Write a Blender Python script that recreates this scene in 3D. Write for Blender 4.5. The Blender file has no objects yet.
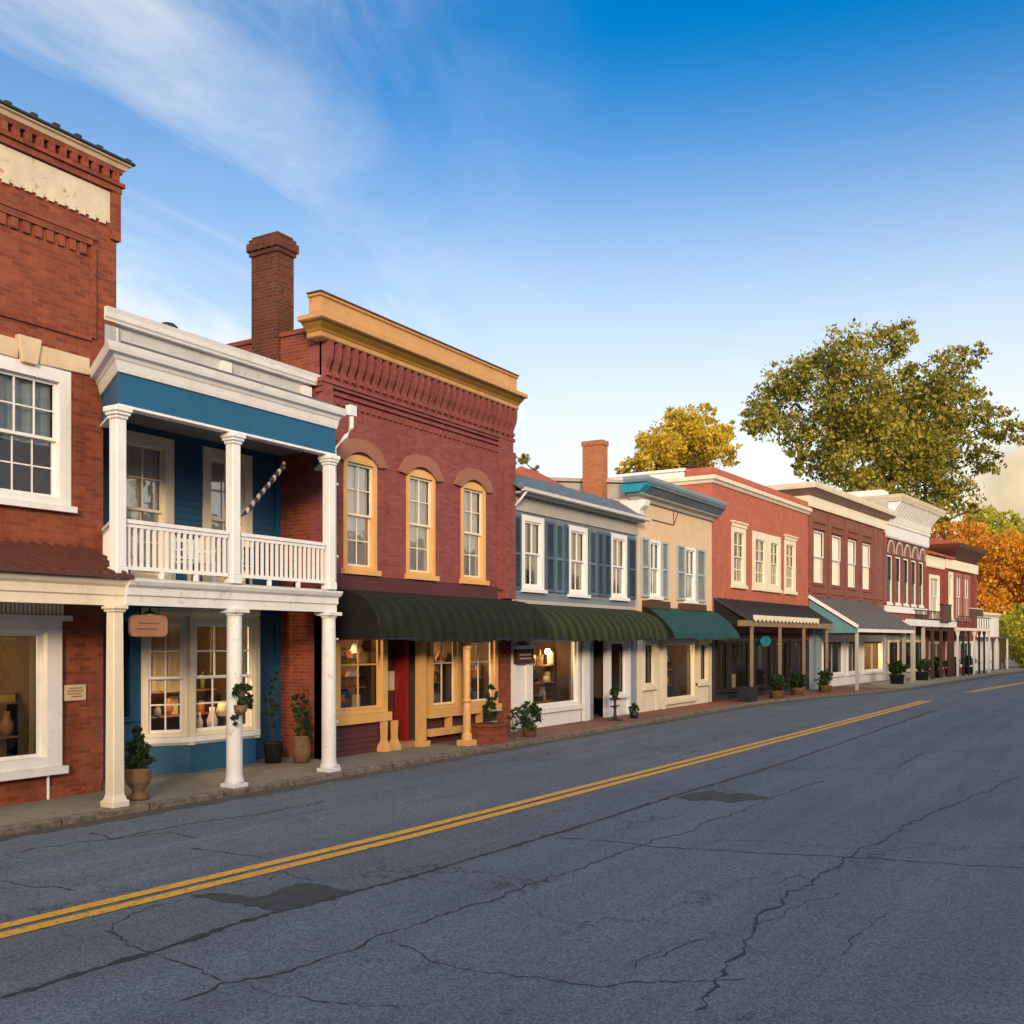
import bpy, bmesh, math, random
from mathutils import Vector, Matrix
R = math.radians
random.seed(7)
SC = bpy.context.scene
COL = SC.collection

# ------------------------------------------------------------------ camera, sky, sun, exposure
FPX, HORIZON, EYE = 1024.0, 640.0, 2.6          # focal length (px), eye level row, eye height (m)
YAW = math.atan(618 / 1024)                     # the street runs along +X; the camera looks this far to its left
CA, SA = math.cos(YAW), math.sin(YAW)
cam_d = bpy.data.cameras.new('camera')
cam = bpy.data.objects.new('camera', cam_d)
COL.objects.link(cam)
cam.location = (0, 0, EYE)
cam.rotation_euler = (R(90), 0, YAW - R(90))
cam_d.sensor_width = 36
cam_d.lens = 36
cam_d.shift_y = (HORIZON - 512) / 1024
cam_d.clip_end = 6000
SC.camera = cam

SUN_EL, SUN_AZ = 13.0, -36.0                    # low hazy sun behind the camera's left shoulder
sun_dir = Vector((-math.cos(R(SUN_AZ)) * math.cos(R(SUN_EL)), math.sin(R(SUN_AZ)) * math.cos(R(SUN_EL)), math.sin(R(SUN_EL))))
world = bpy.data.worlds.new('World')
SC.world = world
world.use_nodes = True
wn, wl = world.node_tree.nodes, world.node_tree.links
for n in list(wn): wn.remove(n)
def W(t, **k):
    n = wn.new(t)
    for a, b in k.items(): setattr(n, a, b)
    return n
def wmath(op, a, b=None, clamp=False):
    n = W('ShaderNodeMath', operation=op, use_clamp=clamp)
    for i, q in enumerate((a, b)):
        if q is None: continue
        if isinstance(q, (int, float)): n.inputs[i].default_value = q
        else: wl.new(q, n.inputs[i])
    return n.outputs[0]
sky = W('ShaderNodeTexSky', sky_type='NISHITA', sun_disc=False)
sky.sun_elevation = R(SUN_EL)
sky.sun_rotation = math.atan2(sun_dir.x, sun_dir.y)
sky.air_density = 1.0; sky.dust_density = 0.6; sky.ozone_density = 1.6
hsv = W('ShaderNodeHueSaturation'); hsv.inputs['Saturation'].default_value = 2.05; hsv.inputs['Hue'].default_value = .506
wl.new(sky.outputs[0], hsv.inputs['Color'])
geo = W('ShaderNodeTexCoord')
sep = W('ShaderNodeSeparateXYZ'); wl.new(geo.outputs['Generated'], sep.inputs[0])
den = wmath('ADD', wmath('MAXIMUM', sep.outputs['Z'], 0.0), 0.22)
comb = W('ShaderNodeCombineXYZ')
wl.new(wmath('DIVIDE', sep.outputs['X'], den), comb.inputs[0])
wl.new(wmath('DIVIDE', sep.outputs['Y'], den), comb.inputs[1])
mp = W('ShaderNodeMapping'); mp.inputs['Rotation'].default_value = (0, 0, R(-12)); mp.inputs['Scale'].default_value = (1.0, 2.3, 1)
wl.new(comb.outputs[0], mp.inputs[0])
nz = W('ShaderNodeTexNoise'); nz.inputs['Scale'].default_value = 1.5; nz.inputs['Detail'].default_value = 9; nz.inputs['Roughness'].default_value = .62; nz.inputs['Distortion'].default_value = .55
wl.new(mp.outputs[0], nz.inputs['Vector'])
rp = W('ShaderNodeValToRGB'); rp.color_ramp.elements[0].position = .40; rp.color_ramp.elements[1].position = .74
wl.new(nz.outputs['Fac'], rp.inputs[0])
az = wmath('ARCTAN2', sep.outputs['Y'], sep.outputs['X'])           # the cirrus lies to the left of the view, none to the right
mr = W('ShaderNodeMapRange', interpolation_type='SMOOTHSTEP'); mr.inputs[1].default_value = R(25); mr.inputs[2].default_value = R(48)
nl = W('ShaderNodeTexNoise'); nl.inputs['Scale'].default_value = 2.2; nl.inputs['Detail'].default_value = 5
wl.new(geo.outputs['Generated'], nl.inputs['Vector'])
wl.new(wmath('ADD', az, wmath('MULTIPLY', wmath('SUBTRACT', nl.outputs['Fac'], .5), .55)), mr.inputs[0])
cl = wmath('MULTIPLY', rp.outputs[0], mr.outputs[0])
lowz = W('ShaderNodeMapRange'); lowz.interpolation_type = 'SMOOTHSTEP'; lowz.inputs[1].default_value = .52; lowz.inputs[2].default_value = .10; lowz.inputs[3].default_value = 0; lowz.inputs[4].default_value = .93
wl.new(sep.outputs['Z'], lowz.inputs[0])
veil = wmath('ADD', wmath('MULTIPLY', cl, .56), wmath('MULTIPLY', mr.outputs[0], .10))
clm = wmath('ADD', veil, wmath('MULTIPLY', lowz.outputs[0], wmath('SUBTRACT', 1, wmath('MULTIPLY', mr.outputs[0], .38))), True)
mixc = W('ShaderNodeMix', data_type='RGBA')
wl.new(clm, mixc.inputs[0]); wl.new(hsv.outputs[0], mixc.inputs[6]); mixc.inputs[7].default_value = (5.9, 5.75, 5.45, 1)
bz = W('ShaderNodeMapRange', interpolation_type='SMOOTHSTEP'); bz.inputs[1].default_value = R(9.5); bz.inputs[2].default_value = R(5.0)   # low golden cloud at the end of the street
nb = W('ShaderNodeTexNoise'); nb.inputs['Scale'].default_value = 9; nb.inputs['Detail'].default_value = 5; wl.new(geo.outputs['Generated'], nb.inputs['Vector'])
nbo = wmath('SUBTRACT', nb.outputs['Fac'], .5)
wl.new(wmath('ADD', az, wmath('MULTIPLY', nbo, .12)), bz.inputs[0])
bh = W('ShaderNodeMapRange', interpolation_type='SMOOTHSTEP'); bh.inputs[1].default_value = .19; bh.inputs[2].default_value = .145
wl.new(wmath('ADD', sep.outputs['Z'], wmath('MULTIPLY', nbo, .08)), bh.inputs[0])
ba = W('ShaderNodeMapRange', interpolation_type='SMOOTHSTEP'); ba.inputs[1].default_value = R(-60); ba.inputs[2].default_value = R(-20); wl.new(az, ba.inputs[0])
bcol = W('ShaderNodeMix', data_type='RGBA'); bcol.inputs[6].default_value = (4.9, 3.8, 2.2, 1); bcol.inputs[7].default_value = (3.4, 2.7, 1.8, 1)
nb2 = W('ShaderNodeTexNoise'); nb2.inputs['Scale'].default_value = 22; nb2.inputs['Detail'].default_value = 4; wl.new(geo.outputs['Generated'], nb2.inputs['Vector'])
br = W('ShaderNodeMapRange'); br.inputs[1].default_value = .45; br.inputs[2].default_value = .75; wl.new(nb2.outputs['Fac'], br.inputs[0]); wl.new(br.outputs[0], bcol.inputs[0])
mixb = W('ShaderNodeMix', data_type='RGBA'); wl.new(wmath('MULTIPLY', wmath('MULTIPLY', bz.outputs[0], bh.outputs[0]), wmath('MULTIPLY', ba.outputs[0], .95)), mixb.inputs[0])
wl.new(mixc.outputs[2], mixb.inputs[6]); wl.new(bcol.outputs[2], mixb.inputs[7])
ds = W('ShaderNodeVectorMath', operation='DOT_PRODUCT')             # bright haze added near the sun, out of view, to lift the ambient light
wl.new(geo.outputs['Generated'], ds.inputs[0]); ds.inputs[1].default_value = (-math.cos(R(50)) * .94, -math.sin(R(50)) * .94, .34)
hz = W('ShaderNodeMapRange', interpolation_type='SMOOTHSTEP'); hz.inputs[1].default_value = .05; hz.inputs[2].default_value = .95
wl.new(ds.outputs['Value'], hz.inputs[0])
mixh = W('ShaderNodeMix', data_type='RGBA')
wl.new(hz.outputs[0], mixh.inputs[0]); wl.new(mixb.outputs[2], mixh.inputs[6]); mixh.inputs[7].default_value = (9.6, 8.9, 8.2, 1)
bg = W('ShaderNodeBackground'); bg.inputs['Strength'].default_value = .088
wl.new(mixh.outputs[2], bg.inputs['Color'])
wo = W('ShaderNodeOutputWorld'); wl.new(bg.outputs[0], wo.inputs[0])

sd = bpy.data.lights.new('sun', 'SUN'); sd.energy = 1.5; sd.angle = R(10); sd.color = (1, .72, .45)
sun = bpy.data.objects.new('sun', sd); COL.objects.link(sun)
sun.location = (0, 0, 60); sun.rotation_euler = sun_dir.to_track_quat('Z', 'Y').to_euler()
vs = SC.view_settings
vs.view_transform = 'Standard'; vs.look = 'None'; vs.gamma = 1; vs.use_curve_mapping = False; vs.exposure = 1.15

# ------------------------------------------------------------------ materials
def newmat(name):
    m = bpy.data.materials.new(name); m.use_nodes = True
    nt = m.node_tree
    return m, nt, nt.nodes['Principled BSDF']
class NT:
    def __init__(s, nt): s.nt = nt
    def n(s, t, **k):
        q = s.nt.nodes.new(t)
        for a, b in k.items(): setattr(q, a, b)
        return q
    def l(s, a, b): s.nt.links.new(a, b)
    def math(s, op, a, b=None, clamp=False):
        n = s.n('ShaderNodeMath', operation=op, use_clamp=clamp)
        for i, q in enumerate((a, b)):
            if q is None: continue
            if isinstance(q, (int, float)): n.inputs[i].default_value = q
            else: s.l(q, n.inputs[i])
        return n.outputs[0]
    def mix(s, f, a, b, mode='MIX'):
        n = s.n('ShaderNodeMix', data_type='RGBA', blend_type=mode)
        for i, q in ((0, f), (6, a), (7, b)):
            if isinstance(q, (int, float)): n.inputs[i].default_value = q
            elif isinstance(q, tuple): n.inputs[i].default_value = (*q[:3], 1)
            else: s.l(q, n.inputs[i])
        return n.outputs[2]
    def noise(s, vec, scale, detail=4, rough=.55, out='Fac'):
        n = s.n('ShaderNodeTexNoise'); n.inputs['Scale'].default_value = scale; n.inputs['Detail'].default_value = detail; n.inputs['Roughness'].default_value = rough
        s.l(vec, n.inputs['Vector']); return n.outputs[out]
    def ramp(s, f, p0, p1, c0=(0, 0, 0), c1=(1, 1, 1)):
        n = s.n('ShaderNodeValToRGB'); e = n.color_ramp.elements
        e[0].position = p0; e[1].position = p1; e[0].color = (*c0, 1); e[1].color = (*c1, 1)
        s.l(f, n.inputs[0]); return n.outputs[0]
    def bump(s, h, strength, dist, bs):
        n = s.n('ShaderNodeBump'); n.inputs['Strength'].default_value = strength; n.inputs['Distance'].default_value = dist
        s.l(h, n.inputs['Height']); s.l(n.outputs[0], bs.inputs['Normal'])
    def scale(s, vec, sc, rot=(0, 0, 0)):
        n = s.n('ShaderNodeMapping'); n.inputs['Scale'].default_value = sc; n.inputs['Rotation'].default_value = rot
        s.l(vec, n.inputs[0]); return n.outputs[0]
def mul(c, f): return tuple(min(1, q * f) for q in c)

def paint(name, col, rough=.5, var=.18, scale=2.5, wear=0.0, wearcol=(.25, .22, .18), bump=.15, spec=.35):
    m, nt, b = newmat(name); t = NT(nt)
    v = t.n('ShaderNodeTexCoord').outputs['Object']
    c = t.mix(t.noise(v, scale, 5), mul(col, 1 - var), mul(col, 1 + var))
    st = t.noise(t.scale(v, (2.6, 2.6, .55)), 1.0, 7, .7)                        # rain streaks
    c = t.mix(t.math('MULTIPLY', t.ramp(st, .48, .76), .34), c, mul(col, .55))
    if wear: c = t.mix(t.math('MULTIPLY', t.ramp(t.noise(v, 5.5, 8, .7), .58, .64), wear), c, wearcol)
    t.l(c, b.inputs['Base Color']); b.inputs['Roughness'].default_value = rough
    b.inputs['Specular IOR Level'].default_value = spec
    if bump: t.bump(t.noise(v, 60, 3), bump, .004, b)
    return m
def boxuv(t):
    tc = t.n('ShaderNodeTexCoord'); sp = t.n('ShaderNodeSeparateXYZ'); t.l(tc.outputs['Object'], sp.inputs[0])
    sn = t.n('ShaderNodeSeparateXYZ'); t.l(tc.outputs['Normal'], sn.inputs[0])
    f = t.math('GREATER_THAN', t.math('ABSOLUTE', sn.outputs[0]), .6)
    u = t.math('ADD', t.math('MULTIPLY', sp.outputs[1], f), t.math('MULTIPLY', sp.outputs[0], t.math('SUBTRACT', 1, f)))
    cb = t.n('ShaderNodeCombineXYZ'); t.l(u, cb.inputs[0]); t.l(sp.outputs[2], cb.inputs[1])
    return tc.outputs['Object'], cb.outputs[0]
def brick(name, c1, c2, mortar, bump=.5, stain=.5, msize=.009, rough=.85, mottle=(.55, 1.35)):
    m, nt, b = newmat(name); t = NT(nt)
    v, uv = boxuv(t)
    k = t.n('ShaderNodeTexBrick'); t.l(uv, k.inputs['Vector'])
    k.inputs['Scale'].default_value = 1.4; k.inputs['Brick Width'].default_value = .30; k.inputs['Row Height'].default_value = .105
    k.inputs['Mortar Size'].default_value = msize; k.inputs['Mortar Smooth'].default_value = .3; k.inputs['Bias'].default_value = -.1
    for s, c in (('Color1', c1), ('Color2', c2), ('Mortar', mortar)): k.inputs[s].default_value = (*c, 1)
    c = t.mix(.55, k.outputs['Color'], t.mix(t.noise(v, 1.1, 6, .65), (mottle[0],) * 3, (mottle[1],) * 3), 'MULTIPLY')
    c = t.mix(t.math('MULTIPLY', t.ramp(t.noise(t.scale(v, (2.2, 2.2, .5)), 1, 6, .65), .48, .74), stain), c, mul(c1, .33))
    c = t.mix(t.math('MULTIPLY', t.ramp(t.noise(v, 2.7, 8, .7), .60, .72), .25), c, mul(mortar, 1.1))
    t.l(c, b.inputs['Base Color']); b.inputs['Roughness'].default_value = rough
    b.inputs['Specular IOR Level'].default_value = .2
    h = t.math('ADD', t.math('MULTIPLY', k.outputs['Fac'], -1), t.math('MULTIPLY', t.noise(v, 45, 3), .5))
    t.bump(h, bump, .012, b)
    return m
def glass(name, tint=(1, 1, 1), base=.04, extra=.8):
    m, nt, b = newmat(name); t = NT(nt); nt.nodes.remove(b)
    tr = t.n('ShaderNodeBsdfTransparent'); tr.inputs[0].default_value = (*tint, 1)
    gl = t.n('ShaderNodeBsdfGlossy'); gl.inputs['Roughness'].default_value = .03; gl.inputs[0].default_value = (.95, .95, .95, 1)
    v = t.n('ShaderNodeTexCoord').outputs['Object']
    bp = t.n('ShaderNodeBump'); bp.inputs['Strength'].default_value = .25; bp.inputs['Distance'].default_value = .02
    t.l(t.noise(v, 2.2, 2), bp.inputs['Height']); t.l(bp.outputs[0], gl.inputs['Normal'])
    fr = t.n('ShaderNodeFresnel'); fr.inputs[0].default_value = 1.5
    f = t.math('ADD', t.math('MULTIPLY', fr.outputs[0], extra), base, True)
    mx = t.n('ShaderNodeMixShader'); t.l(f, mx.inputs[0]); t.l(tr.outputs[0], mx.inputs[1]); t.l(gl.outputs[0], mx.inputs[2])
    t.l(mx.outputs[0], nt.nodes['Material Output'].inputs[0])
    return m
def stripes(name, ca, cb, period, duty=.5, rough=.8):
    m, nt, b = newmat(name); t = NT(nt)
    v = t.n('ShaderNodeTexCoord').outputs['Object']
    sp = t.n('ShaderNodeSeparateXYZ'); t.l(v, sp.inputs[0])
    fr = t.math('FRACT', t.math('DIVIDE', sp.outputs[0], period))
    f = t.math('GREATER_THAN', fr, duty)
    c = t.mix(f, ca, cb)
    c = t.mix(.75, c, t.mix(t.noise(v, 2.2, 7, .65), (.35,) * 3, (1.7,) * 3), 'MULTIPLY')
    c = t.mix(t.math('MULTIPLY', t.ramp(t.noise(t.scale(v, (5, 1.2, 1.2)), 1, 5), .52, .75), .35), c, (.035, .04, .03))
    t.l(c, b.inputs['Base Color']); b.inputs['Roughness'].default_value = rough; b.inputs['Specular IOR Level'].default_value = .2
    t.bump(t.noise(v, 6, 4), .5, .03, b)
    return m
def leafmat(name, cols, trans=.35):
    m, nt, b = newmat(name); t = NT(nt)
    g = t.n('ShaderNodeNewGeometry')
    r = t.n('ShaderNodeValToRGB'); e = r.color_ramp.elements
    e[0].position = 0; e[0].color = (*cols[0], 1); e[1].position = 1; e[1].color = (*cols[-1], 1)
    for i, c in enumerate(cols[1:-1]):
        q = e.new((i + 1) / (len(cols) - 1)); q.color = (*c, 1)
    t.l(g.outputs['Random Per Island'], r.inputs[0])
    t.l(r.outputs[0], b.inputs['Base Color']); b.inputs['Roughness'].default_value = .6; b.inputs['Specular IOR Level'].default_value = .25
    tl = t.n('ShaderNodeBsdfTranslucent'); t.l(r.outputs[0], tl.inputs[0])
    mx = t.n('ShaderNodeMixShader'); mx.inputs[0].default_value = trans
    t.l(b.outputs[0], mx.inputs[1]); t.l(tl.outputs[0], mx.inputs[2]); t.l(mx.outputs[0], nt.nodes['Material Output'].inputs[0])
    return m
def emit(name, col, s):
    m, nt, b = newmat(name)
    b.inputs['Base Color'].default_value = (*col, 1); b.inputs['Emission Color'].default_value = (*col, 1); b.inputs['Emission Strength'].default_value = s
    return m

M = {}
M['brick_near'] = brick('brick_near', (.29, .078, .040), (.17, .040, .024), (.22, .11, .07), .7, .6)
M['brick_maroon'] = brick('brick_maroon', (.255, .080, .076), (.190, .050, .048), (.27, .095, .085), .6, .45, .009, .75, (.65, 1.25))
M['brick_side'] = brick('brick_side', (.26, .062, .035), (.17, .040, .026), (.24, .14, .10), .6, .5)
M['brick_chimney'] = brick('brick_chimney', (.135, .040, .026), (.075, .026, .020), (.16, .10, .07), .7, .6)
M['brick_orange'] = brick('brick_orange', (.42, .15, .07), (.33, .11, .055), (.42, .26, .16), .5, .3)
M['brick_red'] = brick('brick_red', (.47, .135, .085), (.38, .105, .066), (.40, .17, .12), .4, .3)
M['brick_dark'] = brick('brick_dark', (.24, .085, .062), (.17, .060, .046), (.25, .14, .11), .5, .4)
M['brick_far'] = brick('brick_far', (.26, .055, .042), (.21, .045, .035), (.22, .08, .06), .4, .3)
M['white'] = paint('white', (.76, .77, .77), .45, .08, 2, .25, (.45, .43, .40))
M['white_worn'] = paint('white_worn', (.68, .69, .69), .6, .12, 2.5, .55, (.36, .34, .31))
M['cream'] = paint('cream', (.74, .67, .52), .5, .10, 2, .15, (.45, .36, .24))
M['stone'] = paint('stone', (.60, .47, .31), .8, .18, 3, .3, (.34, .25, .16), .4)
M['whitewash'] = paint('whitewash', (.62, .54, .41), .85, .22, 3, .95, (.42, .25, .16), .5)
M['yellow'] = paint('yellow', (.66, .385, .14), .55, .16, 2.2, .35, (.50, .27, .10))
M['gold'] = paint('gold', (.52, .30, .115), .55, .18, 2.2, .45, (.30, .15, .06))
M['ochre'] = paint('ochre', (.40, .22, .035), .5, .15)
M['terracotta'] = paint('terracotta', (.29, .125, .085), .8, .15)
M['blue'] = paint('blue', (.020, .092, .190), .5, .18, 1.5, .2, (.03, .07, .10))
M['blue_trim'] = paint('blue_trim', (.012, .105, .225), .5, .14, 1.5, .2, (.05, .12, .18))
M['grey_blue'] = paint('grey_blue', (.165, .205, .25), .6, .16, 2, .4, (.11, .135, .16))
M['pale_grey'] = paint('pale_grey', (.40, .39, .36), .6, .12, 2, .4, (.32, .31, .29))
M['shutter'] = paint('shutter', (.060, .105, .155), .5, .18, 2, .25, (.12, .18, .22))
M['shutter_light'] = paint('shutter_light', (.105, .175, .225), .5, .16, 2, .25, (.18, .24, .27))
M['shutter_pale'] = paint('shutter_pale', (.33, .42, .47), .6, .16, 2, .3, (.24, .30, .31))
M['slate'] = paint('slate', (.10, .135, .17), .7, .6, 9, .8, (.30, .33, .35), .6)
M['parapet'] = paint('parapet', (.50, .51, .51), .6, .15, 3, .6, (.30, .29, .27))  # greyed so the recessed panels carry their shading in the colour; worn patches too
M['stucco'] = paint('stucco', (.66, .48, .31), .85, .10, 2, .2, (.48, .33, .21), .5)
M['teal'] = paint('teal', (.02, .28, .38), .5, .15)
M['teal_dull'] = paint('teal_dull', (.11, .26, .30), .55, .15)
M['steel_blue'] = paint('steel_blue', (.24, .31, .38), .5, .15)
M['black'] = paint('black', (.018, .018, .02), .5, .3)
M['iron'] = paint('iron', (.02, .02, .022), .4, .3)
M['dark_wood'] = paint('dark_wood', (.075, .035, .022), .6, .3, 6)
M['wood'] = paint('wood', (.33, .16, .09), .6, .25, 6, .2, (.2, .09, .05))
M['tan'] = paint('tan', (.24, .165, .105), .6, .2)
M['roof_brown'] = paint('roof_brown', (.095, .036, .028), .5, .25, 3, .3, (.14, .06, .04))
M['roof_grey'] = paint('roof_grey', (.105, .10, .11), .5, .2, 3, .3, (.2, .17, .16))
M['roof_red'] = paint('roof_red', (.38, .09, .045), .7, .25, 3, .3, (.25, .06, .04))
M['tar'] = paint('tar', (.03, .028, .028), .9, .3)
M['shingle'] = paint('shingle', (.030, .032, .033), .8, .5, 12, .4, (.07, .07, .065), .5)
M['maroon'] = paint('maroon', (.085, .026, .028), .6, .15)
M['door_red'] = paint('door_red', (.20, .014, .012), .4, .2)
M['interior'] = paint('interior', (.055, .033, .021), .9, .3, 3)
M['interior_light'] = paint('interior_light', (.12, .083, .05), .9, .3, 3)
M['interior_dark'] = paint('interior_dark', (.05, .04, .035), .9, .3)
M['curtain'] = paint('curtain', (.84, .82, .74), .9, .12, 6)
M['curtain_warm'] = paint('curtain_warm', (.70, .56, .36), .9, .12, 6)
M['blind'] = paint('blind', (.86, .82, .72), .8, .08, 3)
M['awning_green'] = stripes('awning_green', (.009, .012, .009), (.012, .020, .009), .42)
M['awning_plain'] = stripes('awning_plain', (.015, .022, .015), (.015, .022, .015), .42)
M['awning_olive'] = stripes('awning_olive', (.014, .020, .008), (.030, .040, .012), .50)
M['awning_teal'] = stripes('awning_teal', (.013, .056, .056), (.015, .062, .061), .5)
M['awning_cap'] = paint('awning_cap', (.005, .007, .006), .9, .3)
M['card'] = paint('card', (.55, .45, .36), .7, .1)
M['glass'] = glass('glass', (1, 1, 1), .20, .9)
M['glass_clear'] = glass('glass_clear', (1, 1, 1), .02, .4)
M['glass_shop'] = glass('glass_shop', (.88, .88, .86), .03, .65)
M['lamp'] = emit('lamp', (1, .70, .34), 22)
M['neon'] = emit('neon', (.012, .15, .18), .22)
M['bark'] = paint('bark', (.075, .052, .036), .9, .3, 6, 0, (0, 0, 0), .8)
M['leaf_oak'] = leafmat('leaf_oak', [(.060, .085, .014), (.18, .19, .028), (.42, .37, .055), (.62, .49, .085)], .45)
M['leaf_yellow'] = leafmat('leaf_yellow', [(.32, .25, .025), (.60, .43, .04), (.78, .55, .055)])
M['leaf_orange'] = leafmat('leaf_orange', [(.48, .19, .02), (.75, .27, .022), (.70, .38, .04), (.50, .32, .04)])
M['leaf_lime'] = leafmat('leaf_lime', [(.24, .27, .025), (.46, .44, .045), (.62, .54, .07)])
M['leaf_green'] = leafmat('leaf_green', [(.012, .028, .008), (.022, .050, .012), (.035, .070, .016)], .25)
M['soil'] = paint('soil', (.05, .035, .025), .95, .3)
M['clay'] = paint('clay', (.17, .10, .055), .8, .35, 9, .5, (.09, .05, .03))

def asphalt():
    m, nt, b = newmat('asphalt'); t = NT(nt)
    v = t.n('ShaderNodeTexCoord').outputs['Object']
    vc = t.n('ShaderNodeTexVoronoi'); vc.inputs['Scale'].default_value = 62; t.l(v, vc.inputs['Vector'])
    sv = t.n('ShaderNodeSeparateColor'); t.l(vc.outputs['Color'], sv.inputs[0])
    gr = t.math('ADD', t.math('MULTIPLY', sv.outputs[0], .62), t.math('MULTIPLY', t.noise(v, 40, 3, .7), .38))
    c = t.mix(t.ramp(gr, .12, .88), (.048, .066, .088), (.195, .235, .285))
    c = t.mix(.6, c, t.mix(t.noise(t.scale(v, (.10, .55, 1)), 1.6, 6, .6), (.45,) * 3, (1.45,) * 3), 'MULTIPLY')
    c = t.mix(.70, c, t.mix(t.noise(t.scale(v, (.045, 1.5, 1)), 1.0, 5, .6), (.45,) * 3, (1.5,) * 3), 'MULTIPLY')
    c = t.mix(t.math('MULTIPLY', t.ramp(t.noise(v, 1.7, 6, .7), .60, .74), .45), c, (.035, .04, .046))
    c = t.mix(.5, c, t.mix(t.noise(v, .45, 5), (.70,) * 3, (1.28,) * 3), 'MULTIPLY')
    c = t.mix(t.math('MULTIPLY', t.ramp(t.noise(v, 260, 1), .66, .72), .5), c, (.24, .24, .24))
    vd = t.n('ShaderNodeVectorMath', operation='ADD'); t.l(v, vd.inputs[0])
    nn = t.noise(v, 1.3, 6, .65, 'Color'); sc = t.n('ShaderNodeVectorMath', operation='SCALE'); t.l(nn, sc.inputs[0]); sc.inputs['Scale'].default_value = 1.1; t.l(sc.outputs[0], vd.inputs[1])
    vo = t.n('ShaderNodeTexVoronoi', feature='DISTANCE_TO_EDGE'); vo.inputs['Scale'].default_value = .33; t.l(vd.outputs[0], vo.inputs['Vector'])
    ck = t.math('MULTIPLY', t.math('LESS_THAN', vo.outputs['Distance'], .0034), t.ramp(t.noise(v, .25, 3), .44, .54))
    c = t.mix(t.math('MULTIPLY', ck, .7), c, (.022, .022, .024))
    t.l(c, b.inputs['Base Color']); b.inputs['Roughness'].default_value = .82; b.inputs['Specular IOR Level'].default_value = .3
    t.bump(t.math('SUBTRACT', t.math('MULTIPLY', gr, 1.2), ck), .7, .014, b)
    return m
def patchmat(name, c0, c1, rough=.9, s=60):
    m, nt, b = newmat(name); t = NT(nt)
    v = t.n('ShaderNodeTexCoord').outputs['Object']
    t.l(t.mix(t.noise(v, s, 5, .7), c0, c1), b.inputs['Base Color']); b.inputs['Roughness'].default_value = rough
    t.bump(t.noise(v, s, 4, .7), .6, .012, b); return m
def linepaint():
    m, nt, b = newmat('line_paint'); t = NT(nt)
    v = t.n('ShaderNodeTexCoord').outputs['Object']
    c = t.mix(t.noise(v, 3, 5), (.62, .32, .035), (.80, .43, .05))
    c = t.mix(t.math('MULTIPLY', t.ramp(t.noise(v, 14, 8, .78), .52, .62), .8), c, (.10, .095, .08))
    t.l(c, b.inputs['Base Color']); b.inputs['Roughness'].default_value = .7
    t.bump(t.noise(v, 130, 3), .4, .01, b); return m
def paving(name, c1, c2, mortar, w, h):
    m, nt, b = newmat(name); t = NT(nt)
    v = t.n('ShaderNodeTexCoord').outputs['Object']
    k = t.n('ShaderNodeTexBrick'); t.l(v, k.inputs['Vector']); k.inputs['Scale'].default_value = 1
    k.inputs['Brick Width'].default_value = w; k.inputs['Row Height'].default_value = h; k.inputs['Mortar Size'].default_value = .008
    for s, c in (('Color1', c1), ('Color2', c2), ('Mortar', mortar)): k.inputs[s].default_value = (*c, 1)
    c = t.mix(.6, k.outputs['Color'], t.mix(t.noise(v, 1.3, 7, .65), (.5,) * 3, (1.4,) * 3), 'MULTIPLY')
    t.l(c, b.inputs['Base Color']); b.inputs['Roughness'].default_value = .85
    t.bump(t.math('SUBTRACT', t.noise(v, 50, 3), k.outputs['Fac']), .4, .01, b); return m
M['asphalt'] = asphalt()
M['patch'] = patchmat('patch', (.006, .007, .007), (.085, .095, .10), .9, 7)
M['crack'] = patchmat('crack', (.007, .008, .009), (.055, .062, .072), .95, 7)
M['gutter'] = patchmat('gutter', (.022, .020, .018), (.11, .095, .08), .95, 18)
M['kerb'] = patchmat('kerb', (.055, .045, .035), (.20, .17, .135), .9, 9)
def kerbmat():
    m, nt, b = newmat('kerb_stone'); t = NT(nt); v = t.n('ShaderNodeTexCoord').outputs['Object']
    sp = t.n('ShaderNodeSeparateXYZ'); t.l(v, sp.inputs[0])
    j = t.math('LESS_THAN', t.math('FRACT', t.math('DIVIDE', sp.outputs[0], 1.5)), .016)
    c = t.mix(t.ramp(t.noise(v, 7, 7, .7), .3, .7), (.05, .042, .034), (.26, .225, .18)); c = t.mix(j, c, (.02, .018, .015))
    t.l(c, b.inputs['Base Color']); b.inputs['Roughness'].default_value = .9; t.bump(t.math('SUBTRACT', t.noise(v, 25, 5, .7), j), .6, .02, b); return m
M['kerb_stone'] = kerbmat()
M['line'] = linepaint()
M['concrete'] = paving('concrete', (.235, .215, .175), (.20, .185, .15), (.08, .075, .06), 1.6, 1.6)
M['paver'] = paving('paver', (.25, .095, .065), (.19, .07, .05), (.13, .085, .065), .2, .1)
M['earth'] = patchmat('earth', (.05, .055, .02), (.11, .10, .04), .95, 2)

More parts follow.
